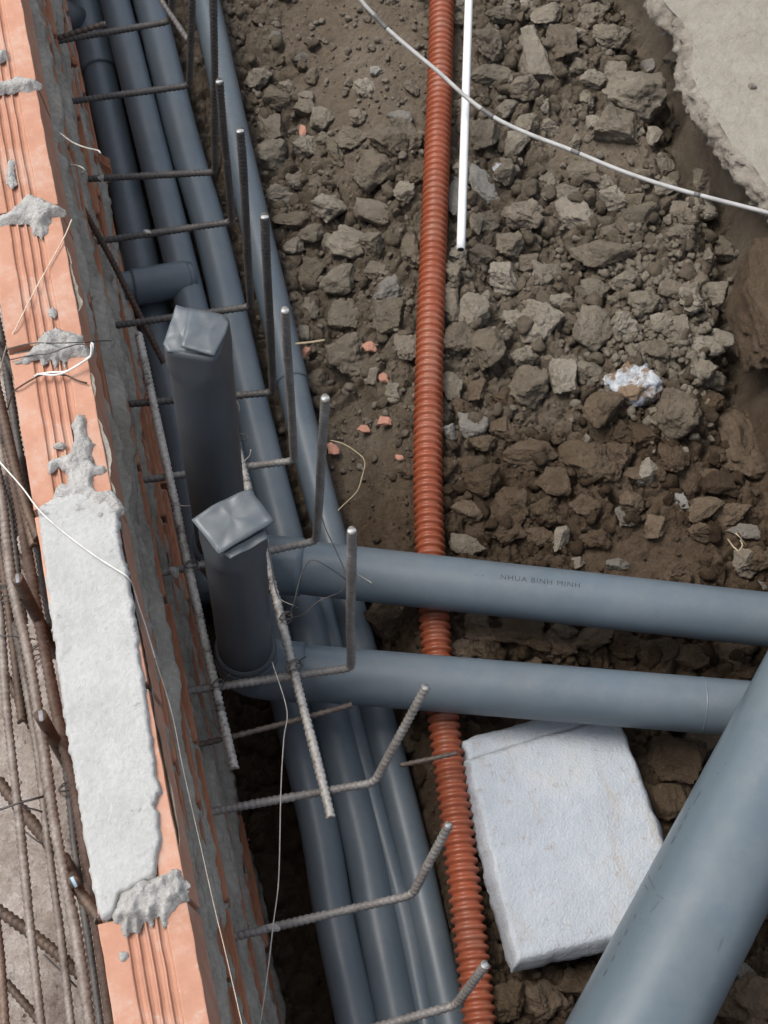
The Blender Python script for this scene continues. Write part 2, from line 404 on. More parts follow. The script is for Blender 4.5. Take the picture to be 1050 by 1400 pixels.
FLAT = [(np.array([.62, 2.22]), .22, .30), (np.array(at(512, 640, -.66))[:2], .085, .17), (np.array(at(880, 765, -.62))[:2], .15, .07), (np.array(at(810, 215, -.6))[:2], .10, .09)]
def ground_rough(x, y):                # 0 where the soil is fine and flat, 1 where it is broken into clods
    r = np.ones(np.shape(x)); w = fbm(np.asarray(x)*7, np.asarray(y)*7, 4, 9, 3)*.5
    for c, a, b in FLAT: r = r*sstep(.6, 1.3, np.hypot((x-c[0])/a, (y-c[1])/b)+w)
    return r
def ground_fine(x, y):
    n = fbm(x*5, y*5, 0, 3, 4)*.018
    r = .12+.88*ground_rough(x, y)
    for sc_, amp, sd in ((17, .026, 5), (38, .013, 6), (85, .006, 7)):
        wx = x+fbm(x*sc_*.8, y*sc_*.8, 1, sd+40, 3)*.45/sc_; wy_ = y+fbm(x*sc_*.8, y*sc_*.8, 7, sd+50, 3)*.45/sc_
        a, b, v, tx, ty = cells(wx*sc_, wy_*sc_, sd)
        tilt = (tx*np.cos(v*40)+ty*np.sin(v*40))*.8
        n = n+r*amp*((.25+.75*v)*sstep(.0, .28, b-a)+tilt*.7-.35)
    return n+fbm(x*90, y*90, 0, 21, 3)*.004
# ---------------------------------------------------------------- ground of the trench
gx = np.linspace(-.10, 1.75, 440); gy = np.linspace(-.1, 3.55, 860)
X, Y = np.meshgrid(gx, gy, indexing='ij')
Z = ground_base(X, Y)+ground_fine(X, Y)*(1-.55*sstep(-.05, .0, X-xbank(Y)))
def ground_z(x, y): return float(ground_base(x, y))+float(fbm(np.array(x*5.), np.array(y*5.), 0, 3, 4))*.018
_zs = Z.copy()
for _k in range(2):
    _p = np.pad(_zs, 1, mode='edge'); _zs = (_p[:-2, 1:-1]+_p[2:, 1:-1]+_p[1:-1, :-2]+_p[1:-1, 2:]+_p[1:-1, 1:-1])/5
def zfine(x, y):
    i = min(max(int(round((x-gx[0])/(gx[1]-gx[0]))), 0), len(gx)-1); j = min(max(int(round((y-gy[0])/(gy[1]-gy[0]))), 0), len(gy)-1); return float(_zs[i, j])
g = obj('ground', np.stack([X, Y, Z], -1).reshape(-1, 3), gridfaces(len(gx), len(gy)), m_soil); g['kind'] = 'structure'
def sheet(name, x0, x1, y0, y1, z, m):
    o = obj(name, [(x0, y0, z), (x1, y0, z), (x1, y1, z), (x0, y1, z)], [(0, 1, 2, 3)], m, None, False); o['kind'] = 'structure'; return o
o = obj('surrounding_ground', [(-80, -80, -.46), (80, -80, -.46), (80, -.09, -.46), (-80, -.09, -.46), (-80, 3.52, -.46), (80, 3.52, -.46), (80, 80, -.46), (-80, 80, -.46), (1.74, -.09, -.46), (80, -.09, -.46), (80, 3.52, -.46), (1.74, 3.52, -.46), (-80, -.09, -.46), (-1.4, -.09, -.46), (-1.4, 3.52, -.46), (-80, 3.52, -.46)],
        [(0, 1, 2, 3), (4, 5, 6, 7), (8, 9, 10, 11), (12, 13, 14, 15)], m_bank, None, False); o['kind'] = 'structure'
# yard on the far side of the wall
lx = np.linspace(-1.42, -.12, 150); ly = np.linspace(-.12, 3.54, 420)
X, Y = np.meshgrid(lx, ly, indexing='ij')
Z = -.36+fbm(X*4, Y*4, 0, 31, 4)*.02+(.5-worley(X*22, Y*22, 8))*.012*sstep(-.1, .3, fbm(X*3, Y*3, 1, 12, 2))+fbm(X*50, Y*50, 0, 41, 3)*.005
g = obj('yard_soil', np.stack([X, Y, Z], -1).reshape(-1, 3), gridfaces(len(lx), len(ly)), m_yard); g['kind'] = 'structure'

# ---------------------------------------------------------------- broken concrete slab
def build_slab():
    t = thing('concrete_slab', 'broken pale concrete floor slab at the top right, above the earth bank', 'slab', (1.25, 1.9, SLABZ))
    E = []
    pts = [np.array(at(x, y, SLABZ)) for x, y in SLAB_EDGE_PX]
    pts, _ = resample(np.vstack([[pts[0]+np.array([0, .6, 0])], pts, [pts[-1]+np.array([.55, -.2, 0])]]), .004)
    for _q in range(10): pts[1:-1] = (pts[:-2]+pts[1:-1]*2+pts[2:])/4
    n = len(pts); k = np.arange(n)
    tan = np.gradient(pts, axis=0); nrm = np.stack([-tan[:, 1], tan[:, 0], 0*tan[:, 0]], 1); nrm /= np.linalg.norm(nrm, axis=1)[:, None]
    if nrm[n//2][0] < 0: nrm = -nrm                      # points into the slab
    s = pts
    rings = []
    prof = [(.016, 0.0), (.012, -.003), (.006, -.007), (.002, -.013), (.0, -.019), (-.003, -.025), (-.004, -.031), (-.001, -.038), (.003, -.045), (.009, -.052), (.018, -.058), (.03, -.064)]
    for q, (ins, dz) in enumerate(prof):
        j = fbm(pts[:, 0]*70, pts[:, 1]*70, q*.9, 50, 4)*.017+fbm(pts[:, 0]*14, pts[:, 1]*14, q*.2, 52, 2)*.008
        if q == 0: j = fbm(pts[:, 0]*20, pts[:, 1]*20, 0, 53, 3)*.008
        r = pts+nrm*(ins+j)[:, None]; r[:, 2] = SLABZ+dz+(fbm(pts[:, 0]*60, pts[:, 1]*60, q, 54, 2)*.003 if q else 0)
        rings.append(r)
    V = np.concatenate(rings); Fq = gridfaces(len(rings), n)
    part('broken_edge', V, Fq, m_slabedge, t, False)
    # top face: strip from the edge ring to the far side
    W = 14; top = []
    for j in range(W+1):
        u = (j/W)**1.6; far = np.stack([np.full(n, 1.9), np.linspace(rings[0][0][1]+.05, 1.0, n)], 1)
        p = rings[0].copy(); p[:, :2] = rings[0][:, :2]*(1-u)+far*u; p[:, 2] = SLABZ+.0005*fbm(p[:, 0]*9, p[:, 1]*9, 0, 57, 3); top.append(p)
    part('top_surface', np.concatenate(top), gridfaces(W+1, n), m_slab, t)
build_slab()

# ---------------------------------------------------------------- brick wall
XF, XB = -.054, -.154                  # trench face and far face of the top course
def face_x(z): return XF+.072*sstep(.05, 1.0, -np.asarray(z))*1.15+.0135*(np.asarray(z) < -.086)
wall = thing('brick_wall', 'low hollow clay brick wall with grooved top and mortar smears beside the trench', 'wall', (-.104, 1.2, 0))
def brick_mesh(L, grooves=True):
    hw = .05; d = .0058
    prof = [(-hw, 0)]
    if grooves:
        for k in range(4):
            c = -.0165+k*.0118
            prof += [(c-.0050, 0), (c-.0034, -d*.75), (c, -d), (c+.0034, -d*.75), (c+.0050, 0)]
    prof += [(hw, 0), (hw+.0105, -.083), (-hw, -.083)]      # laid a little out of plumb
    m = len(prof); segs = 24; V = []
    for i in range(segs+1):
        y = -L/2+L*i/segs
        for k, (x, z) in enumerate(prof):
            wob = vnoise(np.array(y*40), np.array(x*60), np.array(z*60), 5)*.0007
            V.append((x+wob, y+(vnoise(np.array(x*90.), np.array(z*90.), np.array(float(i)), 6)*.0012 if i in (0, segs) else 0), z+wob))
    Fs = []
    for i in range(segs):
        for k in range(m): Fs.append((i*m+k, i*m+(k+1) % m, (i+1)*m+(k+1) % m, (i+1)*m+k))
    Fs.append(tuple(range(m))[::-1]); Fs.append(tuple(segs*m+k for k in range(m)))
    me = mesh_from('brick', V, Fs, False)
    bm = bmesh.new(); bm.from_mesh(me)
    ee = [e for e in bm.edges if len(e.link_faces) == 2 and e.calc_face_angle(0) > 1.2]
    bmesh.ops.bevel(bm, geom=ee, offset=.0016, segments=2, affect='EDGES', profile=.6)
    bm.to_mesh(me); bm.free(); me.materials.append(m_brick); return me
bm_a = brick_mesh(.2275)
cuts = [3.06, 2.825, 2.59, 2.355, 2.12, 1.884, 1.647, 1.408, 1.18, .93, .67, .41, .172, -.066]
for i in range(len(cuts)-1):
    y1, y0 = cuts[i], cuts[i+1]
    b = link('brick', bm_a, None, wall); b.location = (0+rng.uniform(-.0012, .0012), (y0+y1)/2-1.2, rng.uniform(-.0015, .001)); b.scale = (1, (y1-y0-.010)/.2275, 1)
    b.rotation_euler = (0, rng.uniform(-.008, .008), rng.uniform(-.006, .006))
def box_mesh(bev=.003):
    bm = bmesh.new(); bmesh.ops.create_cube(bm, size=1)
    bmesh.ops.bevel(bm, geom=bm.edges[:], offset=.02, segments=1, affect='EDGES'); me = bpy.data.meshes.new('brick'); bm.to_mesh(me); bm.free(); return me
bx = box_mesh(); bx.materials.append(m_brickold)
for c in range(9):                     # lower courses, each a little proud of the one above
    zt = -.097-c*.094; x1 = float(face_x(zt-.04))
    y = -.10-(c % 2)*.115
    while y < 2.95:
        L = .222; jx = rng.uniform(-.003, .003)
        b = link('brick', bx, None, wall); b.scale = (x1+jx-XB, L, .084); b.location = ((x1+jx+XB)/2+.104, y+L/2-1.2, zt-.042); y += L+.012
# mortar squeezed out of the joints and smeared down the trench face
wy = np.arange(-.08, 2.95, .0052); wz = np.arange(-.002, -.96, -.0052)
YY, ZZ = np.meshgrid(wy, wz, indexing='ij')
jt = np.abs(((-ZZ-.090) % .094)); jt = np.minimum(jt, .094-jt)
top = np.exp(-((ZZ+.108)/.015)**2); sm = fbm(YY*5, ZZ*16, 2, 61, 4); sm2 = fbm(YY*30, ZZ*55, 5, 62, 4); sm3 = fbm(YY*1.6, ZZ*22, 9, 63, 3); sm4 = fbm(YY*70, ZZ*90, 3, 69, 3)
off = -.0084+.014*top*(.6+.8*sm+.5*sm2)+.011*np.exp(-(jt/.011)**2)*(.8+.9*sm)+.020*sm3*sstep(-.08, -.13, ZZ)+.006*sm+.006*sm2+.0035*sm4
off = off-.010*sstep(-.096, -.082, ZZ)+.012*sstep(.12, .4, fbm(YY*5, ZZ*7, 2, 66, 3))*sstep(-.096, -.07, ZZ)
cz_ = sstep(.44, .48, YY+.01*sm)*sstep(.96, .92, YY)*sstep(-.050, -.012, ZZ+.014*fbm(YY*12, 0, 0, 71, 3)); off = off*(1-cz_)+cz_*(.004+.004*sm2)
off = np.maximum(off, -.02)
V = np.stack([face_x(ZZ)+off, YY, ZZ], -1).reshape(-1, 3)
part('mortar', V, gridfaces(len(wy), len(wz)), m_smear, wall)
# bed mortar core between the bricks (recessed joints)
def boxv(x0, x1, y0, y1, z0, z1):
    return [(x0, y0, z0), (x1, y0, z0), (x1, y1, z0), (x0, y1, z0), (x0, y0, z1), (x1, y0, z1), (x1, y1, z1), (x0, y1, z1)], [(3, 2, 1, 0), (4, 5, 6, 7), (0, 1, 5, 4), (1, 2, 6, 5), (2, 3, 7, 6), (3, 0, 4, 7)]
v, f_ = boxv(XB+.006, XF-.006, -.1, 2.97, -.95, -.013); part('mortar_core', v, f_, m_smear, wall, False)
def patch(name, px, h, m, edge=.006, cell=.0022, seed=1, rough=.5, jag=.003, z0=.0006):
    poly = np.array([np.array(at(x, y, 0))[:2] for x, y in px])
    lo, hi = poly.min(0)-.008, poly.max(0)+.008
    ax = np.arange(lo[0], hi[0], cell); ay = np.arange(lo[1], hi[1], cell); A, B = np.meshgrid(ax, ay, indexing='ij')
    d = sdist(poly, A, B)+fbm(A*90, B*90, 0, seed, 3)*jag*1.3+fbm(A*300, B*300, 0, seed+31, 2)*jag*.5
    hh = h*sstep(-.0005, edge, d)*(1+rough*fbm(A*60, B*60, 0, seed+5, 4))+fbm(A*240, B*240, 0, seed+9, 2)*(.0015 if m is m_mortar else .0006)*sstep(0, .004, d)
    Zp = np.where(d < 0, -.0015, hh)+z0
    gxd, gyd = np.gradient(d, cell); gl = np.maximum(np.hypot(gxd, gyd), .3); mv = np.where(d < 0, np.minimum(-d, cell*1.6), 0)/gl**2
    A = A+gxd*mv; B = B+gyd*mv; keep = d > 0
    V = np.stack([A, B, Zp], -1).reshape(-1, 3); Fq = gridfaces(len(ax), len(ay)); Fq = Fq[keep.ravel()[Fq].any(1)]
    if len(Fq) == 0: return
    V, Fq = prune(V, Fq); return part(name, V, Fq, m, wall)
def z1(pts, k, ox, oy): return [(ox+x/k, oy+y/k) for x, y in pts]
CAP = [(52, 697), (70, 684), (95, 674), (128, 677), (151, 671), (158, 675), (170, 694), (162, 707), (166, 740), (180, 800), (188, 860), (196, 920), (207, 990), (214, 1050), (221, 1083), (213, 1103), (218, 1113), (217, 1130), (223, 1147), (217, 1173), (213, 1200), (190, 1212), (165, 1225), (158, 1250), (150, 1256), (139, 1258), (134, 1245), (127, 1220), (116, 1150), (103, 1070), (91, 1000), (76, 890), (64, 800), (57, 740)]
patch('mortar_cap', CAP, .008, m_cap, .004, .0024, 81, .10, .002)
patch('mortar_patch', [(154, 1264), (156, 1237), (165, 1220), (190, 1205), (215, 1198), (235, 1188), (247, 1190), (258, 1210), (257, 1232), (243, 1237), (232, 1252), (228, 1266), (222, 1270), (214, 1250), (207, 1268), (198, 1258), (190, 1283), (180, 1268), (173, 1285), (166, 1264)], .016, m_mortar, .010, .0022, 82, .8)
patch('mortar_patch', [(52, 698), (60, 690), (72, 689)]+z1([(310, 1180), (320, 1140), (330, 1080), (370, 1060), (410, 1060), (410, 1020), (380, 980), (350, 955), (320, 990), (290, 1000), (270, 950), (290, 920), (380, 890), (430, 860), (450, 790), (430, 700), (450, 650), (490, 645), (510, 680), (515, 750), (540, 800), (590, 820), (550, 850), (545, 890), (570, 940), (620, 950), (640, 980), (600, 1010), (555, 1010), (555, 1090), (590, 1110), (670, 1095), (760, 1215), (700, 1260), (600, 1290), (420, 1250)], 4.375, 0, 420), .008, m_mortar, .006, .0022, 83, .6)
patch('mortar_patch', [(17, 495), (32, 491), (43, 479), (57, 459), (78, 446), (91, 453), (112, 460), (114, 469), (127, 479), (121, 486), (101, 486), (92, 490), (88, 502), (82, 492), (76, 503), (70, 492), (58, 500), (53, 493), (23, 499)], .011, m_mortar, .010, .0022, 84, .7)
patch('mortar_patch', [(-6, 297), (15, 290), (28, 275), (38, 267), (60, 272), (75, 280), (91, 288), (88, 297), (72, 299), (66, 312), (57, 332), (52, 318), (46, 322), (40, 305), (20, 307), (-6, 312)], .011, m_mortar, .010, .0022, 85, .7)
patch('mortar_patch', [(-9, 118), (8, 110), (25, 107), (45, 108), (58, 115), (55, 122), (40, 125), (25, 127), (10, 128), (-9, 130)], .012, m_mortar, .008, .0022, 86, .6)
patch('mortar_patch', [(-5, 70), (8, 69), (11, 78), (4, 86), (-5, 88)], .009, m_mortar, .006, .0022, 87, .4)
patch('mortar_patch', [(15, 217), (19, 219), (20, 235), (24, 250), (18, 257), (10, 252), (7, 240), (12, 225)], .004, m_mortar, .006, .002, 88, .6)
patch('mortar_patch', [(71, 612), (75, 605), (85, 604), (91, 609), (87, 614), (75, 614)], .007, m_mortar, .006, .002, 89, .3, .001)
patch('mortar_patch', [(160, 1303), (166, 1300), (175, 1302), (177, 1308), (170, 1317), (162, 1315)], .006, m_mortar, .005, .002, 90, .4, .002)
patch('mortar_patch', [(65, 425), (73, 420), (77, 428), (75, 434), (68, 433)], .002, m_mortar, .004, .002, 91, .4, .002)
for (y, hgt) in ((2.12, .010), (2.355, .010), (.172, .010)):     # joints just outside the frame
    qx = [proj((x, yy, 0)) for x, yy in ((XB, y+.01), (-.1, y+.03), (XF, y+.008), (XF, y-.008), (-.1, y-.015), (XB, y-.01))]
    patch('mortar_patch', qx, hgt, m_mortar, .008, .003, int(y*100), .6)

# ---------------------------------------------------------------- pipes
def pipe_path(tbl, z, dz=None): return catmull([(x, y, z if dz is None else z+dz(y)) for x, y in tbl], .03)
def pipe(name, label, pts, r, m, couplings=(), group='grey drain pipes laid along the wall'):
    pts = np.asarray(pts); c0 = pts[len(pts)//2]
    t = thing(name, label, 'pipe', tuple(c0), group)
    V, Fs = sweep(pts, r, 40); part('barrel', V, Fs, m, t)
    for (i0, i1, rr) in couplings:
        seg, q = resample(pts[i0:i1+1], .006)
        rad = np.full(len(seg), rr); rad[0] = r*.99; rad[-1] = r*.99
        seg2 = np.vstack([seg[:1], seg[:1]+(seg[1]-seg[0])*.06, seg[1:-1], seg[-1:]-(seg[-1]-seg[-2])*.06, seg[-1:]])
        rad2 = np.r_[r*.99, rr, np.full(len(seg)-2, rr), rr, r*.99]
        V, Fs = sweep(seg2, rad2, 40, cap=False); part('coupling', V, Fs, m, t)
    return t
def idx(pts, y): return int(np.argmin(np.abs(np.asarray(pts)[:, 1]-y)))
R75 = .0375
pa = pipe_path(LONG['a'], ZP); pb = pipe_path(LONG['b'], ZP); pd = pipe_path(LONG['d'], ZP+.004); pe = pipe_path(LONG['e'], -.742)
pipe('drain_pipe', 'grey drain pipe along the wall that the short elbow branch joins', pa, .0320, m_pvc)
pipe('drain_pipe', 'grey drain pipe along the wall, second from the rubble side', pb, .0335, m_pvc)
yk = at(395, 520, ZP)[1]
pipe('drain_pipe', 'grey drain pipe along the wall nearest the rubble, with a dark joint line', pd, .0285, m_pvc, [(0, idx(pd, yk), .0305)])
yk = at(138, 97, -.742)[1]
pipe('drain_pipe', 'dusty grey pipe with a socket, deepest and closest to the wall', pe, .035, m_pvc, [(0, idx(pe, yk), .0405)])
pc = pipe_path(LONG['c'], ZP+.004)
pipe('drain_pipe', 'slim grey pipe wedged low between two thicker pipes at the bottom', pc, .0170, m_pvc)
# elbow coming out of the wall at the top left
q = catmull([np.array(at(58, -6, -.70)), np.array(at(76, 14, -.69)), np.array(at(92, 24, -.70)), np.array(at(108, 30, -.735))], .01)
pipe('pipe_elbow', 'dark grey pipe elbow emerging by the wall at the top left corner', q, .033, m_pvcdark, [(2, min(len(q)-1, 6), .037)], 'short branch fittings by the wall')
# short branch between wall and pipe
bq = [np.array(at(148, 398, -.668)), np.array(at(182, 393, -.668)), np.array(at(236, 384, -.672)), np.array(at(262, 380, -.68))]
bq = catmull(bq, .012)
t = pipe('branch_pipe', 'short grey branch pipe with a collar reaching from the wall above the capped stub', bq, .0325, m_pvc, [(len(bq)//3, len(bq)-2, .0355)], 'short branch fittings by the wall')
# cross pipes
ZC = -.52; RC = .0445
def crossline(a, b, z): 
    A, B = np.array(at(*a, z)), np.array(at(*b, z)); return A, B
C1a, C1b = crossline((372, 771), (1050, 847), ZC); C2a, C2b = crossline((372, 916), (935, 962), ZC)
S1 = np.array([.0885, 1.062, ZC]); S2 = np.array([.087, .870, ZC])
def cross(name, label, A, B, S, far, coupl):
    d = (B-A)/np.linalg.norm(B-A); E_ = B+d*far
    pts = np.vstack([resample(np.array([A, E_]), .04)[0]])
    t = thing(name, label, 'pipe', tuple(A), 'grey cross pipes over the rubble')
    V, Fs = sweep(pts, RC, 56); part('barrel', V, Fs, m_pvc, t)
    el = fillet([S+np.array([0, 0, .075]), S, A+d*.05], .065, 14)
    el = resample(el, .01)[0]; V, Fs = sweep(el, RC+.0035, 48); part('elbow', V, Fs, m_pvc, t)
    for k, wdt, rr in coupl:
        P = A+d*k; seg = np.array([P, P+d*.0012, P+d*(wdt-.0012), P+d*wdt]); V, Fs = sweep(seg, [RC*.99, rr, rr, RC*.99], 48, cap=False); part('coupling', V, Fs, m_pvc, t)
    return t, d
cp1, d1 = cross('cross_pipe', 'grey pipe with printed lettering crossing the orange conduit, farther of the two', C1a, C1b, S1, .35, [])
L2 = np.linalg.norm(np.array(at(957, 962, ZC))-C2a)
cp2, d2 = cross('cross_pipe', 'grey pipe crossing the orange conduit beside the white foam board, nearer of the two', C2a, C2b, S2, .35, [(0.0, .045, RC+.003), (L2, .0035, RC+.0006)])
# printed lettering
def wrap_text(s, size, axis_pt, axis_d, r, start, ang, parent, m, name='printed_lettering', stretch=1.0):
    cu = bpy.data.curves.new('txt', 'FONT'); cu.body = s; cu.size = size; cu.resolution_u = 2; cu.space_character = 1.15
    ob = bpy.data.objects.new('txt', cu); C.objects.link(ob); dg = bpy.context.evaluated_depsgraph_get(); dg.update()
    me = bpy.data.meshes.new_from_object(ob.evaluated_get(dg)); bpy.data.objects.remove(ob)
    bm = bmesh.new(); bm.from_mesh(me); bmesh.ops.triangulate(bm, faces=bm.faces[:])
    bmesh.ops.subdivide_edges(bm, edges=[e for e in bm.edges if e.calc_length() > .004], cuts=1)
    up = np.array([0, 0, 1.]); side = np.cross(up, axis_d); side /= np.linalg.norm(side); up2 = np.cross(axis_d, side)
    off = np.array(parent.location)
    for v in bm.verts:
        th = ang+v.co.y/r
        p = axis_pt+axis_d*(start+v.co.x*stretch)+(r+.0004)*(up2*math.cos(th)+side*math.sin(th))-off
        v.co = p
    bm.to_mesh(me); bm.free(); me.materials.append(m); o = bpy.data.objects.new(name, me); C.objects.link(o); o.parent = parent; return o
s0 = float((np.array(at(682, 806, ZC+.04))-C1a)@d1)
wrap_text('NHUA BINH MINH', .0125, C1a, d1, RC, s0, -.05, cp1, m_print, stretch=1.12)
wrap_text('- -', .010, C1a, d1, RC, s0-.04, -.05, cp1, m_print, stretch=1.3)
# large pipe
RB = .084; ZB = -.385
B1 = np.array(at(1050, 1060, ZB)); B2 = np.array(at(873, 1400, ZB)); db = (B2-B1)/np.linalg.norm(B2-B1)
pts = resample(np.array([B1-db*.75, B2+db*.7]), .05)[0]
big = thing('large_pipe', 'thick grey pipe lying diagonally over the cross pipes at the lower right', 'pipe', tuple(B1))
V, Fs = sweep(pts, RB, 72); part('barrel', V, Fs, m_pvcbig, big)
def stroke(parent, A, d, r, s, ang, ln, wid, m, name, tilt=0):
    up = np.array([0, 0, 1.]); side = np.cross(up, d); side /= np.linalg.norm(side); up2 = np.cross(d, side); V = []
    for k in range(5):
        for e in (-1, 1):
            x = s+ln*(k/4-.5)*math.cos(tilt)-e*wid/2*math.sin(tilt); a = ang+(ln*(k/4-.5)*math.sin(tilt)+e*wid/2*math.cos(tilt))/r
            V.append(A+d*x+(r+.0004)*(up2*math.cos(a)+side*math.sin(a)))
    return part(name, V, [(2*k, 2*k+2, 2*k+3, 2*k+1) for k in range(4)], m, parent)
def ang_on(A, d, r, px, py):           # which side angle and station a pixel hits on a pipe
    best = None; up = np.array([0, 0, 1.]); side = np.cross(up, d); side /= np.linalg.norm(side); up2 = np.cross(d, side)
    for a in np.linspace(-1.5, 1.5, 121):
        for_z = None
        q0 = A+r*(up2*math.cos(a)+side*math.sin(a))
        # pixel ray against the ruled line
        v = ROT@_d(px, py); v /= np.linalg.norm(v); o_ = np.array([0, 0, CAMH])
        nrm = np.cross(v, d); dist = abs((q0-o_)@nrm)/np.linalg.norm(nrm)
        if best is None or dist < best[0]:
            t_ = np.cross(q0-o_, d)@nrm/(nrm@nrm); s_ = ((o_+v*t_)-q0)@d; best = (dist, a, s_)
    return best[1], best[2]
for (px, py, ln, wd_, tl) in [(955, 1087, .022, .0022, 0), (950, 1097, .012, .002, .2), (938, 1117, .016, .002, 0), (930, 1132, .018, .002, .1), (921, 1148, .022, .002, 0), (903, 1186, .012, .002, 0), (868, 1252, .012, .002, .3), (856, 1275, .015, .002, 0), (847, 1290, .010, .002, 0), (838, 1310, .016, .0024, 0), (828, 1330, .018, .002, 0)]:
    a, s = ang_on(B1, db, RB, px, py); stroke(big, B1, db, RB, s, a, ln*.6, wd_, m_faint, 'printed_mark', tl)
for (px, py, ln, tl) in [(888, 1202, .022, 1.0), (892, 1210, .020, 1.0), (884, 1213, .018, 1.1), (902, 1226, .014, 1.4), (895, 1240, .02, -.2), (985, 1290, .02, .1)]:
    a, s = ang_on(B1, db, RB, px, py); stroke(big, B1, db, RB, s, a, ln, .0011, m_faint if tl > .5 else m_pvcflap, 'scuff', tl)

# capped upright stubs
def stub(label, S, ztop, r, flaps, lean, collar_z):
    t = thing('capped_stub', label, 'pipe stub', tuple(S), 'capped upright pipe stubs')
    S = np.asarray(S); sides = 48; th = np.arange(sides)*2*math.pi/sides
    rot, sq = lean
    rings = []; zs = list(np.linspace(S[2]+.03, ztop-.075, 8))+list(np.linspace(ztop-.068, ztop-.006, 12))+[ztop-.001, ztop]
    for z in zs:
        k = float(sstep(ztop-.075, ztop-.004, z)); e = 2+k*4.2
        c, s = np.cos(th-rot), np.sin(th-rot)
        rr = r*(1-.13*k)/(np.abs(c)**e+np.abs(s)**e)**(1/e)
        if z > ztop-.004: rr = rr*(.96 if z < ztop else .90)
        rr = rr*(1+.012*fbm(np.cos(th)*2, np.sin(th)*2, z*12, 17, 2))
        rings.append(np.stack([S[0]+rr*np.cos(th), S[1]+rr*np.sin(th), np.full(sides, z)], 1))
    n = len(rings); V = np.concatenate(rings); V = np.vstack([V, [S[0], S[1], ztop-.004]])
    Fs = []
    for i in range(n-1):
        for j in range(sides): Fs.append((i*sides+j, i*sides+(j+1) % sides, (i+1)*sides+(j+1) % sides, (i+1)*sides+j))
    for j in range(sides): Fs.append(((n-1)*sides+j, (n-1)*sides+(j+1) % sides, n*sides))
    part('barrel', V, Fs, m_pvcdark, t)
    for px, zz, thick, curl in flaps:   # flaps: pixel outline with a height for each corner
        P = [np.array(at(x, y, ztop+.006+z)) for (x, y), z in zip(px, zz)]
        n_ = len(P); c = sum(P)/n_; Am = np.array([[p[0]-c[0], p[1]-c[1], 1] for p in P]); sol = np.linalg.lstsq(Am, np.array([p[2] for p in P]), rcond=None)[0]
        for p, a_ in zip(P, Am): p[2] = .3*p[2]+.7*float(a_@sol)
        rings_ = []
        for kk in range(7):
            u = 1-kk/6.; rg = []
            m_ = 10
            for i in range(n_):
                for q in range(m_):
                    p = P[i]*(1-q/m_)+P[(i+1) % n_]*q/m_; p = c+(p-c)*u; p = p.copy(); p[2] += curl*(1-u*u)+.0032*float(fbm(np.array(p[0]*48), np.array(p[1]*48), 0, 19, 3)); rg.append(p)
            rings_.append(np.array(rg))
        mm = len(rings_[0]); topv = np.concatenate(rings_); botv = rings_[0]-np.array([0, 0, thick])
        V = np.vstack([topv, botv]); Fs = []
        for a in range(6):
            for j in range(mm): Fs.append((a*mm+j, a*mm+(j+1) % mm, (a+1)*mm+(j+1) % mm, (a+1)*mm+j))
        for j in range(mm): Fs.append((7*mm+j, 7*mm+(j+1) % mm, (j+1) % mm, j))
        Fs.append(tuple(7*mm+j for j in range(mm))[::-1])
        part('folded_flap', V, Fs, m_pvcflap, t, True)
    if collar_z is not None:
        seg = np.array([[S[0], S[1], S[2]+.02], [S[0], S[1], collar_z-.004], [S[0], S[1], collar_z], [S[0], S[1], collar_z+.0015]])
        V, Fs = sweep(seg, [r+.006, r+.006, r+.0045, r*.99], 48, cap=False); part('socket', V, Fs, m_pvcdark, t)
    return t
def ztop_of(S, px, py):
    v = ROT@_d(px, py); tt = (v[:2]@np.array(S[:2]))/(v[:2]@v[:2]); return CAMH+v[2]*tt
ZT1, ZT2 = ztop_of(S1, 268, 452)-.004, ztop_of(S2, 318, 713)-.008; RS = .0415
stub('upright grey pipe stub with its folded top pinched flat, standing farther back', S1, ZT1, RS, [
    ([(259, 424), (306, 429), (313, 442), (309, 455), (293, 486), (247, 472)], [.002, .001, -.006, -.004, .002, .008], .003, .0),
    ([(241, 418), (261, 423), (252, 470), (286, 483), (229, 481), (223, 470), (231, 445)], [-.002, .0, .001, -.006, -.006, -.006, -.002], .003, .001)], (-.43, 1), None)
stub('upright grey pipe stub closed by a square folded flap, nearest the hooked bars', S2, ZT2, RS, [
    ([(262, 711), (300, 684), (342, 668), (375, 712), (299, 757)], [.010, .016, .012, .008, .008], .003, .0),
    ([(306, 757), (330, 742), (363, 724), (366, 736), (315, 764)], [-.004, -.002, -.004, -.006, -.006], .003, .0)], (.30, 1), S2[2]+.085)

# ---------------------------------------------------------------- corrugated orange conduit
path = catmull(ORANGE, .002); path, s = resample(path, .0019)
path[:, 2] += .004*fbm(s*2.5, 0, 0, 33, 2)
ph = (s/.0146) % 1.0
rad = .0236+.0032*np.clip(np.sin(ph*2*math.pi)*1.7, -1, 1)*.85
V, Fs = sweep(path, rad, 28); c0 = path[len(path)//2]
o = obj('corrugated_conduit', V-c0, Fs, m_orange); o.location = c0
tag(o, 'ribbed orange plastic conduit running the length of the trench over the rubble', 'conduit')
# slim white conduit
A, B = np.array(at(643, -60, -.50)), np.array(at(630, 341, -.535))
t = thing('white_conduit', 'slim straight white plastic tube beside the orange conduit', 'conduit', tuple(B))
pp = resample(np.array([A, B]), .03)[0]; V, Fs = sweep(pp, .0082, 20); part('tube', V, Fs, m_white, t)
dd = (B-A)/np.linalg.norm(B-A); V, Fs = sweep(np.array([B+dd*.0002, B+dd*.0006]), .0060, 16); part('bore', V, Fs, m_black, t)
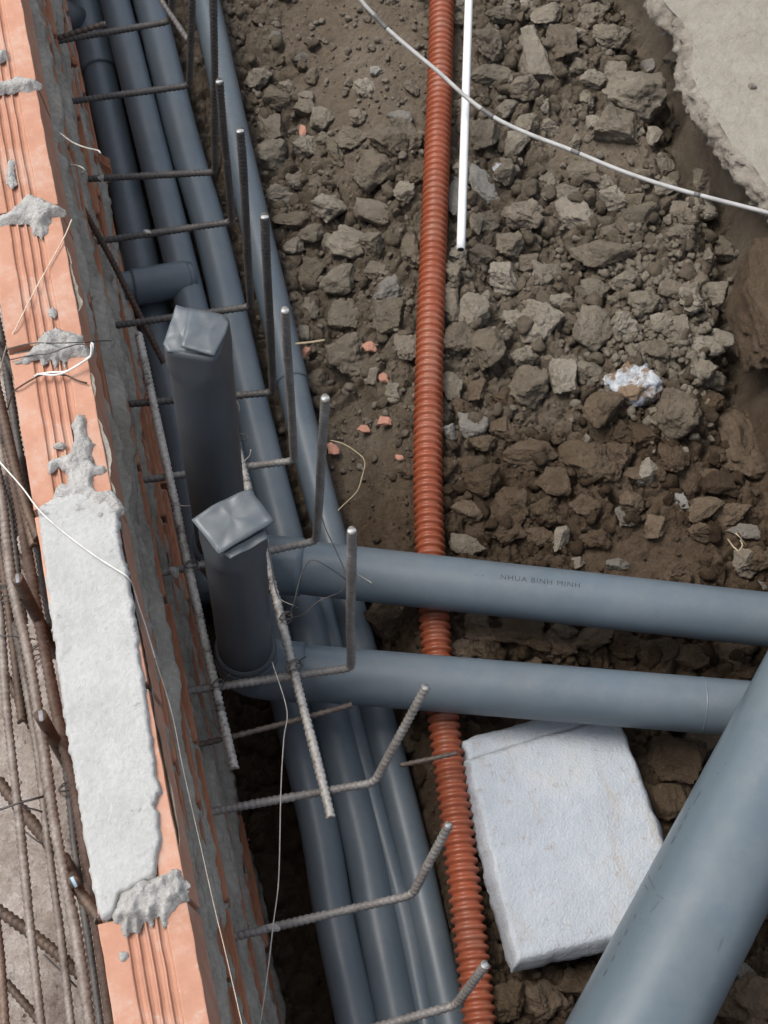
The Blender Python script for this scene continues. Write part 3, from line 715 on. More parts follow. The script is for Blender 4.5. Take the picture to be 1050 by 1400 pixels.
# cable
cz = lambda k: -.40-.06*math.sin(k*math.pi)
cpx = [(478, -30), (495, 2), (513, 22), (528, 38), (560, 66), (600, 99), (640, 135), (680, 163), (725, 184), (780, 205), (830, 226), (870, 241), (920, 257), (980, 273), (1050, 291), (1100, 305)]
cpt = [np.array(at(x, y, cz(i/(len(cpx)-1)))) for i, (x, y) in enumerate(cpx)]
path = resample(catmull(cpt, .01), .006)[0]; c0 = path[len(path)//2]
t = thing('cable', 'thin pale grey cable slung across the orange conduit and rubble', 'cable', tuple(c0))
V, Fs = sweep(path, .0042, 12); part('sheath', V, Fs, m_cable, t)
for (a, b) in ((510, 530), (655, 676), (778, 796), (947, 962)):
    sel = [p for p in path if a <= proj(p)[0] <= b]
    if len(sel) > 2: V, Fs = sweep(np.array(sel), .00445, 12); part('dark_mark', V, Fs, m_cabledark, t)

# ---------------------------------------------------------------- reinforcing bars
def rebar(name, pts, r, m, label, group=None, bend=.03, pitch=.0085, cut=True, cat='rebar', straight=False):
    pts = fillet(pts, bend, 8) if len(pts) > 2 else np.array(pts, float)
    path, s = resample(pts, .0028)
    w = .0018 if straight else .0032
    path = path+np.stack([fbm(s*3, 0, 0, 70+len(label), 2)*w, fbm(s*3, 5, 0, 71, 2)*w, fbm(s*3, 9, 0, 72, 2)*w], 1)
    rad = r*(.93+.22*(np.sin(s/pitch*2*math.pi) > .15))
    V, Fs = sweep(path, rad, 10, slant=.0032); c0 = path[0]
    o = obj(name, V-c0, Fs, m); o.location = c0; tag(o, label, cat, group)
    if cut:
        d = path[-1]-path[-3]; d /= np.linalg.norm(d); V, Fs = sweep(np.array([path[-1]+d*.0002, path[-1]+d*.0012]), [r*1.0, r*.86], 12); part('cut_end', V, Fs, m_cut, o)
    return o
ZD = -.42
GD = 'hooked rebar dowels sticking out of the wall'
def dowel(start, corner, tip, label, m=m_dark, r=.0060, ztip=None):
    A = np.array(at(*start, ZD)); B = np.array(at(*corner, ZD)); d = (B-A)/np.linalg.norm(B-A); A = A-d*.05
    v = ROT@_d(*tip); v /= np.linalg.norm(v)
    if ztip is None:
        tt = (v[:2]@B[:2])/(v[:2]@v[:2]); P = np.array([0, 0, CAMH])+v*tt
    else: P = np.array(at(*tip, ztip))
    return rebar('rebar_dowel', [A, B, P], r, m, label, GD, bend=.014)
dowel((75, 57), (234, 30), (242, -90), 'hooked rebar topmost in the row, crossing the pipes at the top left', m_dark)
dowel((88, 140), (258, 118), (262, -40), 'hooked rebar second from the top, below the topmost one', m_dark)
dowel((118, 245), (296, 236), (290, -30), 'hooked rebar third from the top with a mortar blob near the wall')
dowel((128, 331), (318, 304), (300, 112), 'hooked rebar crossing just above the short branch pipe')
dowel((150, 446), (345, 420), (328, 180), 'hooked rebar passing behind the farther capped stub')
dowel((168, 553), (372, 538), (360, 298), 'hooked rebar running behind the middle of the farther capped stub')
dowel((195, 656), (402, 631), (391, 425), 'hooked rebar between the two capped stubs with a pale upright', m_steel)
dowel((212, 785), (432, 741), (446, 545), 'hooked rebar bent upright just above the lettered cross pipe', m_steel)
dowel((245, 946), (478, 915), (480, 727), 'hooked rebar bent upright in front of the nearer cross pipe', m_steel)
dowel((275, 1112), (513, 1071), (582, 942), 'leaning hooked rebar below the cross pipes, nearest the foam board top', m_steel, ztip=-.26)
dowel((315, 1281), (565, 1225), (614, 1130), 'leaning hooked rebar over the orange conduit, second from the bottom', m_steel, ztip=-.29)
dowel((400, 1437), (622, 1376), (662, 1322), 'leaning hooked rebar lowest in the row, over the orange conduit', m_steel, ztip=-.32)
rebar('tie_rod', [np.array(at(262, 1020, -.44)), np.array(at(395, 988, -.44)), np.array(at(480, 965, -.44))], .0042, m_leafrust, 'thin straight rod without a hook below the nearer stub', None, pitch=.012)
rebar('tie_rod', [np.array(at(545, 1046, -.52)), np.array(at(622, 1030, -.52))], .0036, m_leafrust, 'short thin rod lying against the orange conduit beside the foam board', None, pitch=.012)
rebar('tie_rod', [np.array(at(78, 52, -.40)), np.array(at(143, 33, -.38))], .0052, m_leafrust, 'short thin rod above the topmost dowel by the wall', None, pitch=.012)
rebar('tie_rod', [np.array(at(208, -20, -.36)), np.array(at(257, 54, -.42))], .0050, m_steel, 'slanting grey rod end at the top over the pipes', None)
rebar('tie_rod', [np.array(at(108, 278, -.30)), np.array(at(150, 352, -.42)), np.array(at(192, 437, -.52)), np.array(at(222, 497, -.58))], .0052, m_rust, 'dark rod slanting down from the wall behind the short branch pipe', None)
rebar('longitudinal_bar', [np.array(at(188, 455, -.405)), np.array(at(258, 775, -.403)), np.array(at(321, 1050, -.405))], .0067, m_stained, 'cement stained straight bar tied on the dowels between wall and stubs', 'long bars tied over the dowels', bend=.05)
rebar('longitudinal_bar', [np.array(at(311, 568, -.400)), np.array(at(370, 788, -.402)), np.array(at(450, 1117, -.404))], .0067, m_stained, 'cement stained straight bar tied over the dowels on the pipe side of the stubs', 'long bars tied over the dowels', bend=.05)
# bars of the cage beyond the wall
GY = 'bars of the cage beyond the wall'
def yard(px, zs, r, m, label):
    if not isinstance(zs, (list, tuple)): zs = [zs]*len(px)
    P = catmull([np.array(at(x, y, z)) for (x, y), z in zip(px, zs)], .05)
    path, s = resample(P, .0028); rad = r*(.92+.24*(np.sin(s/.0085*2*math.pi) > .1))
    V, Fs = sweep(path, rad, 10, slant=.004); c0 = path[0]; o = obj('cage_bar', V-c0, Fs, m); o.location = c0; return tag(o, label, 'rebar', GY)
yard([(-12, 760), (0, 834), (8, 957), (17, 1040), (26, 1117), (39, 1246), (56, 1400), (66, 1480)], -.16, .0056, m_yardbar, 'pale weathered cage bar farthest left along the lower wall')
yard([(20, 850), (40, 965), (53, 1040), (64, 1143), (82, 1271), (97, 1400), (106, 1480)], -.19, .0050, m_yardbar, 'thin grey cage bar just left of the thick ribbed bar')
yard([(-10, 620), (5, 700), (15, 790), (41, 906), (62, 1040), (77, 1143), (103, 1271), (123, 1400), (135, 1480)], -.12, .0068, m_yardbar, 'thick ribbed cage bar running past the cut bar ends')
yard([(62, 880), (78, 960), (90, 1040), (103, 1168), (121, 1284), (137, 1400), (148, 1480)], -.20, .0050, m_dark, 'dark thin cage bar second from the wall at the lower left')
yard([(10, 610), (28, 700), (41, 777), (59, 880), (82, 996), (98, 1060), (121, 1194), (135, 1284), (151, 1400), (161, 1480)], -.17, .0072, m_yardrust, 'thick rust brown cage bar hugging the lower wall')
yard([(-6, 1250), (1, 1310), (7, 1400), (11, 1470)], -.20, .0055, m_yardrust, 'rust red bar at the extreme lower left corner')
yard([(-4, 640), (13, 700), (24, 785), (33, 850)], -.20, .0050, m_dark, 'short dark cage bar left of the thick rust brown bar')
yard([(-16, 480), (2, 560), (20, 640), (38, 700), (52, 735)], -.10, .0066, m_rust, 'dark bar end beside the wall under the white string')
yard([(-8, 420), (3, 470), (15, 545), (27, 620), (41, 690), (53, 755), (70, 858)], -.20, .0060, m_dark, 'dark bar hugging the wall beside the middle grooved brick')
yard([(-20, 510), (-6, 580), (8, 650), (24, 730)], -.22, .0060, m_yardbar, 'pale bar between dark bars left of the wall smear')
yard([(-5, 1064), (0, 1071), (30, 1108), (59, 1143), (75, 1165)], -.24, .0078, m_rust, 'dark diagonal bar under the cage bars, upper of two at lower left')
yard([(-8, 1240), (0, 1246), (40, 1274), (80, 1305), (108, 1331)], -.24, .0076, m_rust, 'dark diagonal bar under the cage bars, lowest at the left')
yard([(-4, 905), (8, 926), (26, 956), (43, 990)], -.24, .0066, m_rust, 'dark diagonal bar crossing behind the leftmost weathered bar')
yard([(-30, 430), (-10, 505), (12, 600), (30, 680), (46, 745)], -.14, .0062, m_yardrust, 'rusty cage bar under the string at the middle left edge')
yard([(-22, 600), (-8, 690), (6, 790), (20, 900), (30, 985)], -.23, .0058, m_rust, 'dark cage bar lying low behind the thick ribbed bar')
yard([(38, 640), (52, 710), (66, 790), (84, 900)], -.26, .0058, m_rust, 'dark low bar tucked against the wall by the mortar cap')
yard([(-20, 560), (10, 600), (40, 642), (60, 672)], -.22, .0060, m_dark, 'dark diagonal bar crossing under the cage near the white string')
yard([(-20, 700), (5, 735), (35, 775), (62, 812)], -.25, .0060, m_rust, 'dark diagonal bar under the cage left of the cap top')
yard([(-14, 455), (8, 490), (30, 528)], -.18, .0055, m_dark, 'short dark diagonal bar left of the knotted string')
yard([(-10, 1330), (10, 1345), (45, 1385), (70, 1420)], -.26, .0055, m_rust, 'low rusty diagonal bar in the bottom left corner')
def stump(top, bot, zt, zb, r, label, tipm):
    A, B = np.array(at(*bot, zb)), np.array(at(*top, zt)); path, s = resample(np.array([A, B]), .0028); rad = r*(.94+.15*(np.sin(s/.0085*2*math.pi) > .1))
    V, Fs = sweep(path, rad, 12, slant=.004); o = obj('cut_bar', V-A, Fs, m_rust); o.location = A; tag(o, label, 'rebar', 'cut bar ends beyond the wall')
    d = (B-A)/np.linalg.norm(B-A); V, Fs = sweep(np.array([B+d*.0003, B+d*.0012]), [r*1.02, r*.9], 14); part('cut_end', V, Fs, tipm, o)
m_cutdull = mat('dull_cut_steel', plain((.22, .22, .24), .6, .2, 300))
stump((24, 791), (78, 897), -.08, -.26, .0078, 'cut bar end rising left of the pale mortar cap, upper one', m_cutdull)
stump((56, 979), (93, 1046), -.08, -.26, .0078, 'cut bar end rising left of the pale mortar cap, middle one', m_cutdull)
stump((101, 1206), (88, 1172), -.10, -.24, .0070, 'cut bar end with pale blue paint by the lower wall', m_blue)
stump((135, 1255), (98, 1205), -.12, -.13, .0070, 'rusty bar stub touching the wall at the bottom of the mortar cap', m_cut)

# ---------------------------------------------------------------- strings and wires
def wire(name, px, r, m, label, cat, group=None, step=.006):
    P = [np.array(at(x, y, z)) for x, y, z in px]; path = resample(catmull(P, .01), step)[0]
    V, Fs = sweep(path, r, 7); c0 = path[0]; o = obj(name, V-c0, Fs, m); o.location = c0; return tag(o, label, cat, group)
wire('string', [(98, 300, .02), (90, 320, .006), (70, 357, .004), (45, 402, .004), (20, 452, .004), (10, 470, -.03), (2, 500, -.1), (-6, 540, -.15)], .0009, m_tan_string, 'pale string slanting over the grooved brick above the wire loop', 'string')
wire('string', [(-8, 622, -.02), (0, 632, -.01), (30, 666, .0), (55, 699, .014), (90, 730, .015), (130, 760, .016), (160, 779, .016), (175, 789, .013), (183, 806, -.02), (190, 830, -.03), (197, 850, -.04), (212, 900, -.05)], .0010, m_string, 'white string crossing the pale mortar cap to the wall face', 'string')
wire('string', [(212, 900, -.05), (235, 975, -.05), (250, 1050, -.05), (275, 1160, -.05), (293, 1240, -.05), (310, 1310, -.05), (333, 1410, -.05)], .00055, m_tan_string, 'fine dull thread hanging along the lower wall face', 'string')
wire('string', [(47, 515, .006), (52, 511, .009), (68, 513, .010), (85, 511, .010), (100, 503, .012), (118, 492, .018), (126, 484, .012), (127, 467, .012), (124, 470, .012), (124, 486, .016), (105, 500, .012), (90, 508, .01), (70, 509, .01), (50, 512, .009)], .0014, m_string, 'white string knotted in a loop on the grooved brick', 'string')
wire('tie_wire', [(8, 478, .004), (25, 473, .006), (45, 469, .008), (80, 469, .018), (115, 468, .014), (135, 466, -.02), (152, 466, -.06)], .0009, m_wire, 'thin dark wire straight over the middle mortar joint', 'wire')
wire('tie_wire', [(14, 492, .002), (45, 485, .008), (65, 484, .014), (90, 475, .02), (112, 470, .014), (124, 476, .012)], .0009, m_wire, 'thin dark wire bowed over the middle mortar joint', 'wire')
wire('tie_wire', [(10, 560, -.10), (17, 538, -.02), (22, 532, .003), (45, 518, .004), (60, 512, .006), (90, 513, .006), (105, 520, .004), (119, 524, .003)], .0012, m_rust, 'rusty wire under the white string loop on the brick', 'wire')
wire('tie_wire', [(372, 905, -.37), (392, 970, -.37), (388, 1010, -.36), (384, 1080, -.36), (381, 1200, -.35), (374, 1260, -.35), (367, 1320, -.34), (358, 1385, -.33), (350, 1430, -.33)], .0009, m_wirepale, 'long thin wire hanging down across the dark gap at the bottom', 'wire')
wire('tie_wire', [(390, 842, -.39), (400, 830, -.36), (412, 785, -.34), (425, 766, -.33), (440, 770, -.33), (470, 790, -.36), (480, 800, -.39)], .0009, m_wire, 'curled tie wire looping over the lettered cross pipe beside the stub', 'wire')
wire('tie_wire', [(388, 845, -.39), (400, 845, -.37), (418, 838, -.35), (435, 822, -.34), (460, 812, -.34), (475, 800, -.36), (471, 780, -.37), (458, 750, -.38), (445, 722, -.38), (438, 700, -.36)], .0009, m_wire, 'long tie wire rising from the gap between the cross pipes', 'wire')
wire('tie_wire', [(366, 738, -.06), (369, 760, -.1), (373, 780, -.2), (374, 792, -.3), (382, 818, -.38), (402, 828, -.36)], .0009, m_wirepale, 'pale wire hanging from the flap of the nearer stub', 'wire')
wire('tie_wire', [(488, 785, -.46), (498, 791, -.44), (508, 797, -.43)], .0012, m_wirepale, 'short pale wire end over the farther cross pipe', 'wire')
wire('tie_wire', [(236, 690, -.39), (258, 692, -.38), (282, 688, -.37), (290, 684, -.37), (300, 686, -.35), (318, 678, -.3)], .0010, m_wirepale, 'pale tie wire from the long bar toward the nearer stub flap', 'wire')
wire('tie_wire', [(322, 545, -.36), (328, 560, -.36), (318, 580, -.38), (322, 592, -.37), (338, 594, -.36), (340, 600, -.36), (330, 602, -.37)], .0009, m_wire, 'dark curled tie wire beside the farther stub on the grey pipe', 'wire')
wire('tie_wire', [(325, 640, -.39), (333, 632, -.38), (342, 622, -.37), (343, 615, -.36)], .0011, m_wirepale, 'little hooked wire at the dowel between the stubs', 'wire')
wire('tie_wire', [(82, 182, -.05), (100, 195, -.02), (118, 202, .0), (135, 206, .02), (138, 210, .02)], .0013, m_wirepale, 'pale wire sticking out of the wall near the top', 'wire')
wire('tie_wire', [(95, 226, -.10), (108, 227, -.08), (117, 232, -.08), (112, 238, -.09)], .0016, m_wirepale, 'crumpled pale wire on the wall above the third dowel', 'wire')
wire('plant_root', [(452, 602, -.66), (470, 607, -.65), (490, 620, -.65), (499, 632, -.65), (494, 655, -.65), (488, 672, -.65), (470, 690, -.66), (462, 698, -.66)], .0010, m_straw, 'thin pale root curling on the flat soil beside the hooked bars', 'root')
wire('plant_root', [(995, 737, -.60), (1003, 748, -.57), (1010, 754, -.57), (1016, 745, -.56), (1012, 738, -.56)], .0013, m_straw, 'tuft of pale roots at the right edge above the cross pipe', 'root')
wire('plant_root', [(1021, 747, -.57), (1012, 735, -.55), (1006, 729, -.55)], .0011, m_straw, 'single pale rootlet beside the root tuft at the right edge', 'root')
wire('twig', [(404, 470, -.64), (425, 468, -.63), (444, 465, -.62)], .0022, m_straw, 'small straight twig beside the pipe nearest the rubble', 'twig')
# wire ties round the crossings of bars
def tie(px, py, z, r, label, m=m_wire):
    c = np.array(at(px, py, z)); P = []
    for k in range(46):
        a = k/46*2*math.pi*3.2; P.append(c+np.array([r*math.cos(a)*(1+.1*math.sin(k)), r*.7*math.sin(a*1.02)+.002*math.sin(k*.7), .006*math.sin(a*.5)+.004]))
    P.append(c+np.array([.02, .006, .02]))
    path = resample(catmull(P, .002), .0025)[0]; V, Fs = sweep(path, .0009, 6); o = obj('wire_tie', V-c, Fs, m); o.location = c; tag(o, label, 'wire', 'wire ties at bar crossings')
tie(402, 913, -.40, .012, 'wire tie where the right long bar crosses the dowel of the nearer cross pipe')
tie(391, 846, -.40, .010, 'wire tie on the right long bar between the cross pipes')
tie(262, 775, -.40, .010, 'wire tie on the left long bar beside the nearer stub')
tie(298, 938, -.40, .009, 'wire tie where the left long bar crosses a dowel below the nearer stub')
tie(8, 812, -.15, .012, 'curled wire tie on the cage left of the mortar cap', m_wire)
tie(50, 894, -.18, .010, 'curled wire tie between the cut bar ends', m_wire)
tie(90, 1080, -.19, .008, 'small wire tie on the dark cage bar by the wall', m_wire)
wire('tie_wire', [(0, 1107, -.14), (25, 1098, -.14), (55, 1090, -.15), (62, 1088, -.17)], .0016, m_wire, 'doubled wire crossing the leftmost cage bar', 'wire')
wire('tie_wire', [(30, 1103, -.15), (45, 1106, -.16), (58, 1110, -.17)], .0011, m_wire, 'short wire tail beside the doubled wire on the cage', 'wire')
wire('tie_wire', [(60, 1305, -.2), (70, 1315, -.2), (84, 1328, -.2), (105, 1350, -.2)], .0012, m_wire, 'wire tail under the lowest diagonal bar', 'wire')
wire('tie_wire', [(36, 1138, -.2), (48, 1148, -.2), (60, 1155, -.2)], .0012, m_wire, 'wire tail under the upper diagonal bar', 'wire')
wire('tie_wire', [(-4, 868, -.15), (15, 870, -.15), (33, 872, -.16), (48, 874, -.17)], .0009, m_wire, 'thin wire stretched between two cage bars', 'wire')
# mortar lumps clinging to bars
def lump(name, px, py, z, s, m, label, group):
    me = CLODS[rng.randrange(len(CLODS))]; o = bpy.data.objects.new(name, me); C.objects.link(o); o.location = at(px, py, z); o.scale = (s, s*.7, s*.5)
    o.rotation_euler = (0, 0, rng.uniform(0, 6)); o.material_slots[0].link = 'OBJECT'; o.material_slots[0].material = m; return tag(o, label, 'mortar lump', group)

# ---------------------------------------------------------------- polystyrene board
def board(corners, z, thick, spread, name, parent, seed, nu=70, nv=90, tilt=0):
    P = [np.array(at(x, y, zz)) for (x, y), zz in zip(corners, z)]
    u = np.linspace(0, 1, nu); v = np.linspace(0, 1, nv); U, Vv = np.meshgrid(u, v, indexing='ij')
    G = (P[0][None, None]*(1-U)[..., None]*(1-Vv)[..., None]+P[1][None, None]*U[..., None]*(1-Vv)[..., None]+P[2][None, None]*U[..., None]*Vv[..., None]+P[3][None, None]*(1-U)[..., None]*Vv[..., None])
    x, y = G[..., 0].copy(), G[..., 1].copy()
    e = np.minimum(np.minimum(U, 1-U)*np.linalg.norm(P[1]-P[0]), np.minimum(Vv, 1-Vv)*np.linalg.norm(P[3]-P[0]))
    G[..., 2] += fbm(x*9, y*9, 0, seed, 3)*.0016+fbm(x*120, y*120, 0, seed+3, 3)*.0006-.0025*(1-sstep(0, .005, e))
    for rowsel, sx in ((0, 1), (-1, 1)):
        pass
    jx = fbm(x*40, y*40, 3, seed+6, 3)*.0035*(1-sstep(0, .01, e)); jy = fbm(x*40, y*40, 6, seed+7, 3)*.0035*(1-sstep(0, .01, e)); G[..., 0] += jx; G[..., 1] += jy
    Vt = G.reshape(-1, 3); Fq = gridfaces(nu, nv)[:, ::-1]
    rim = [i*nv for i in range(nu)]+[(nu-1)*nv+j for j in range(1, nv)]+[i*nv+nv-1 for i in range(nu-2, -1, -1)]+[j for j in range(nv-2, 0, -1)]
    R0 = Vt[rim]; c = Vt.mean(0); out = R0-c; out[:, 2] = 0; out /= np.linalg.norm(out, axis=1)[:, None]
    levels = []
    for q, (dz, sp) in enumerate(((.3, .45), (.6, .8), (.85, 1.0), (1.0, .8))):
        L = R0+out*(spread*sp); L[:, 2] -= thick*dz; L += fbm(R0[:, 0]*50, R0[:, 1]*50, q, seed+9, 3)[:, None]*out*.003; levels.append(L)
    n0 = len(Vt); m_ = len(rim); allv = np.vstack([Vt]+levels)
    Fs = [tuple(f) for f in Fq.tolist()]; prev = rim
    for q in range(4):
        cur = [n0+q*m_+k for k in range(m_)]
        for k in range(m_): Fs.append((prev[k], prev[(k+1) % m_], cur[(k+1) % m_], cur[k]))
        prev = cur
    Fs.append(tuple(prev)[::-1])
    return part(name, allv, Fs, m_foam, parent)
foam = thing('foam_board', 'dirty white polystyrene board lying on the soil under the large pipe', 'foam board', tuple(at(770, 1150, -.62)))
board([(640, 1039), (846, 977), (943, 1257), (706, 1312)], [-.572, -.59, -.585, -.556], .040, .013, 'panel', foam, 200)
board([(634, 1011), (842, 950), (847, 977), (641, 1038)], [-.586, -.604, -.598, -.582], .032, .003, 'rim_strip', foam, 230, 60, 12)

# ---------------------------------------------------------------- clods and stones
def ico(sub):
    bm = bmesh.new(); bmesh.ops.create_icosphere(bm, subdivisions=sub, radius=1); v = np.array([q.co[:] for q in bm.verts]); bm.verts.index_update(); f = np.array([[w.index for w in q.verts] for q in bm.faces]); bm.free(); return v, f
def clod_shape(sub, seed, cuts, amp):
    r_ = np.random.default_rng(seed); v, f = ico(sub); v = v.copy()
    v *= np.array([r_.uniform(.95, 1.2), r_.uniform(.8, 1.0), r_.uniform(.72, .92)])
    for k in range(cuts):
        n = r_.normal(size=3); n /= np.linalg.norm(n); d = r_.uniform(.42, .82); q = v@n; v = v-np.maximum(q-d, 0)[:, None]*n*.97
    nn = v/np.linalg.norm(v, axis=1)[:, None]
    v = v+nn*(amp*1.6*fbm(v[:, 0]*1.7, v[:, 1]*1.7, v[:, 2]*1.7, seed, 2)+amp*fbm(v[:, 0]*4.5, v[:, 1]*4.5, v[:, 2]*4.5, seed+3, 3)+(amp*.8*fbm(v[:, 0]*10, v[:, 1]*10, v[:, 2]*10, seed+6, 4)+amp*.7*np.minimum(0, fbm(v[:, 0]*3, v[:, 1]*3, v[:, 2]*3, seed+8, 2)) if sub > 2 else 0))[:, None]
    v /= np.abs(v[:, :2]).max()
    return v, f
CLODS = []
for k in range(16):
    v, f = clod_shape(5, 100+k, 10+k % 5, .075+.02*(k % 3)); me = mesh_from('earth_clod', v, f); me.materials.append(m_clod); CLODS.append(me)
lump('mortar_lump', 215, 784, -.41, .012, m_mortar, 'pale mortar lump on the dowel stub left of the nearer stub', 'mortar lumps on bars')
lump('mortar_lump', 238, 780, -.41, .014, m_mortar, 'pale mortar lump touching the left long bar beside the nearer stub', 'mortar lumps on bars')
lump('mortar_lump', 138, 243, -.412, .009, m_mortar, 'pale mortar blob on the third dowel from the top', 'mortar lumps on bars')
lump('mortar_lump', 374, 1267, -.412, .011, m_mortar, 'pale mortar blob on the second lowest dowel', 'mortar lumps on bars')
lump('mortar_lump', 201, 317, -.412, .008, m_mortar, 'pale mortar blob on the dowel above the branch pipe', 'mortar lumps on bars')

placed = []
PIPES_XY = [(LONG['a'], .05), (LONG['b'], .05), (LONG['d'], .045)]
def clod_zone(px, py):
    if py > 1000: return 'around the foam board'
    if 880 > py > 790 or 800 < py <= 1000: return 'between and below the cross pipes'
    if px < 590: return 'between the grey pipes and the orange conduit'
    if py > 530 and px > 600: return 'in the damp brown soil above the lettered cross pipe'
    return 'between the orange conduit and the broken slab'
def add_clod(px, py, wpx, hpx, m=None, label=None, zl=None, proto=None, name='earth_clod', cat='clod'):
    p = at(px, py, -.62)
    for _ in range(4): p = at(px, py, ground_z(p[0], p[1])+.012)
    sca = pscale(p); rx, ry = wpx/sca/2, hpx/sca/2/.93; rz = min(rx, ry)*rng.uniform(.75, .95)
    o = bpy.data.objects.new(name, CLODS[proto if proto is not None else rng.randrange(len(CLODS))]); C.objects.link(o)
    o.location = (p[0], p[1], max(p[2]-.012, zfine(p[0], p[1]))+rz*.55); o.scale = (rx*1.3, ry*1.3, rz*1.25)
    o.rotation_euler = (rng.uniform(-.3, .3), rng.uniform(-.3, .3), rng.choice([0, math.pi])+rng.uniform(-.25, .25)-.2)
    zone = clod_zone(px, py)
    brown = zone.startswith('in the damp') or zone.startswith('around') or zone.startswith('between and below')
    mm = m or ((m_brown if rng.random() < .9 else m_bank) if brown else (m_clod if rng.random() < .85 else m_tan))
    if mm is not m_clod: o.material_slots[0].link = 'OBJECT'; o.material_slots[0].material = mm
    if label: tag(o, label, cat)
    else:
        col = {'m': 0}
        tag(o, {'between the grey pipes and the orange conduit': 'grey brown earth clod in the rubble between the grey pipes and the orange conduit',
                'between the orange conduit and the broken slab': 'dry grey brown clod in the rubble between the orange conduit and the broken slab',
                'in the damp brown soil above the lettered cross pipe': 'dark brown clod on the damp soil just above the lettered cross pipe',
                'between and below the cross pipes': 'brown clod seen through the gap between the two cross pipes or right below them',
                'around the foam board': 'dark brown clod on the soil around the white foam board'}[zone], 'clod', 'earth clods '+zone)
    placed.append((p[0], p[1], max(rx, ry)))
    return o
HAND = [(535, 197, 68, 52), (503, 241, 66, 62), (510, 293, 72, 34), (482, 338, 62, 42), (450, 291, 46, 42), (398, 303, 46, 36), (437, 165, 34, 40), (384, 139, 36, 34), (368, 217, 52, 42), (482, 187, 40, 30), (460, 208, 24, 44), (566, 190, 32, 30), (380, 268, 50, 32), (371, 178, 40, 34), (418, 205, 34, 32), (418, 150, 30, 28), (404, 250, 40, 30), (575, 235, 30, 34), (556, 268, 30, 24), (430, 325, 36, 28),
        (668, 62, 46, 56), (672, 104, 46, 36), (731, 80, 44, 70), (722, 296, 58, 56), (790, 292, 40, 50), (752, 246, 28, 36), (690, 240, 36, 30), (700, 200, 40, 36), (660, 190, 44, 34), (715, 130, 40, 30), (745, 25, 36, 40), (690, 20, 44, 34), (810, 20, 44, 36), (845, 176, 52, 50), (835, 58, 42, 32), (897, 60, 42, 34), (870, 300, 68, 38), (800, 240, 42, 34), (840, 270, 40, 30), (905, 260, 34, 28), (955, 290, 36, 30), (985, 345, 40, 34), (960, 243, 26, 34), (930, 320, 34, 28),
        (822, 353, 88, 36), (855, 384, 42, 32), (808, 400, 42, 34), (806, 452, 56, 66), (738, 440, 54, 58), (720, 486, 42, 36), (770, 520, 44, 40), (729, 530, 52, 48), (803, 512, 32, 26), (977, 461, 46, 30), (690, 380, 44, 38), (700, 340, 36, 30), (745, 375, 40, 36), (660, 350, 36, 34), (880, 420, 36, 30), (920, 400, 34, 30), (930, 450, 34, 32), (900, 480, 40, 34), (960, 510, 34, 30), (945, 545, 30, 28), (900, 445, 30, 28),
        (470, 385, 56, 42), (427, 372, 32, 46), (425, 420, 26, 36), (470, 434, 36, 50), (470, 490, 64, 54), (554, 478, 42, 62), (530, 434, 42, 46), (430, 522, 32, 32), (508, 340, 40, 34), (560, 350, 30, 44), (415, 455, 26, 26), (510, 515, 26, 24), (540, 535, 26, 24),
        (652, 428, 42, 46), (667, 482, 46, 60), (626, 470, 46, 46), (615, 416, 28, 46), (616, 530, 32, 46), (651, 531, 32, 28), (665, 610, 36, 26), (690, 545, 36, 30), (690, 590, 40, 34), (620, 380, 26, 34), (700, 440, 34, 40),
        (822, 566, 54, 46), (850, 590, 34, 40), (880, 592, 32, 46), (800, 632, 64, 50), (845, 622, 44, 36), (915, 632, 46, 60), (725, 622, 74, 38), (861, 692, 42, 32), (705, 690, 54, 52), (760, 660, 50, 44), (665, 665, 50, 46), (640, 640, 40, 34), (690, 728, 50, 36), (740, 700, 44, 36), (820, 735, 44, 36), (800, 690, 40, 34), (955, 700, 56, 34), (1000, 700, 46, 30), (960, 727, 44, 22), (927, 783, 42, 32), (895, 720, 34, 28), (1035, 770, 40, 34), (640, 700, 44, 34), (870, 650, 34, 28),
        (763, 885, 58, 46), (710, 868, 84, 50), (810, 876, 52, 32), (850, 880, 46, 36), (660, 860, 50, 40), (890, 890, 60, 36), (940, 895, 54, 30), (530, 850, 70, 60), (545, 770, 0, 0), (630, 890, 40, 30),
        (920, 1040, 60, 60), (905, 1090, 50, 50), (960, 1010, 46, 40), (740, 1370, 70, 50), (690, 1375, 50, 50), (790, 1345, 50, 36), (1030, 1370, 60, 60), (580, 1150, 30, 40), (560, 1010, 34, 40), (1000, 1380, 50, 40)]
for (px, py, w, h) in HAND:
    if w: add_clod(px, py, w, h)
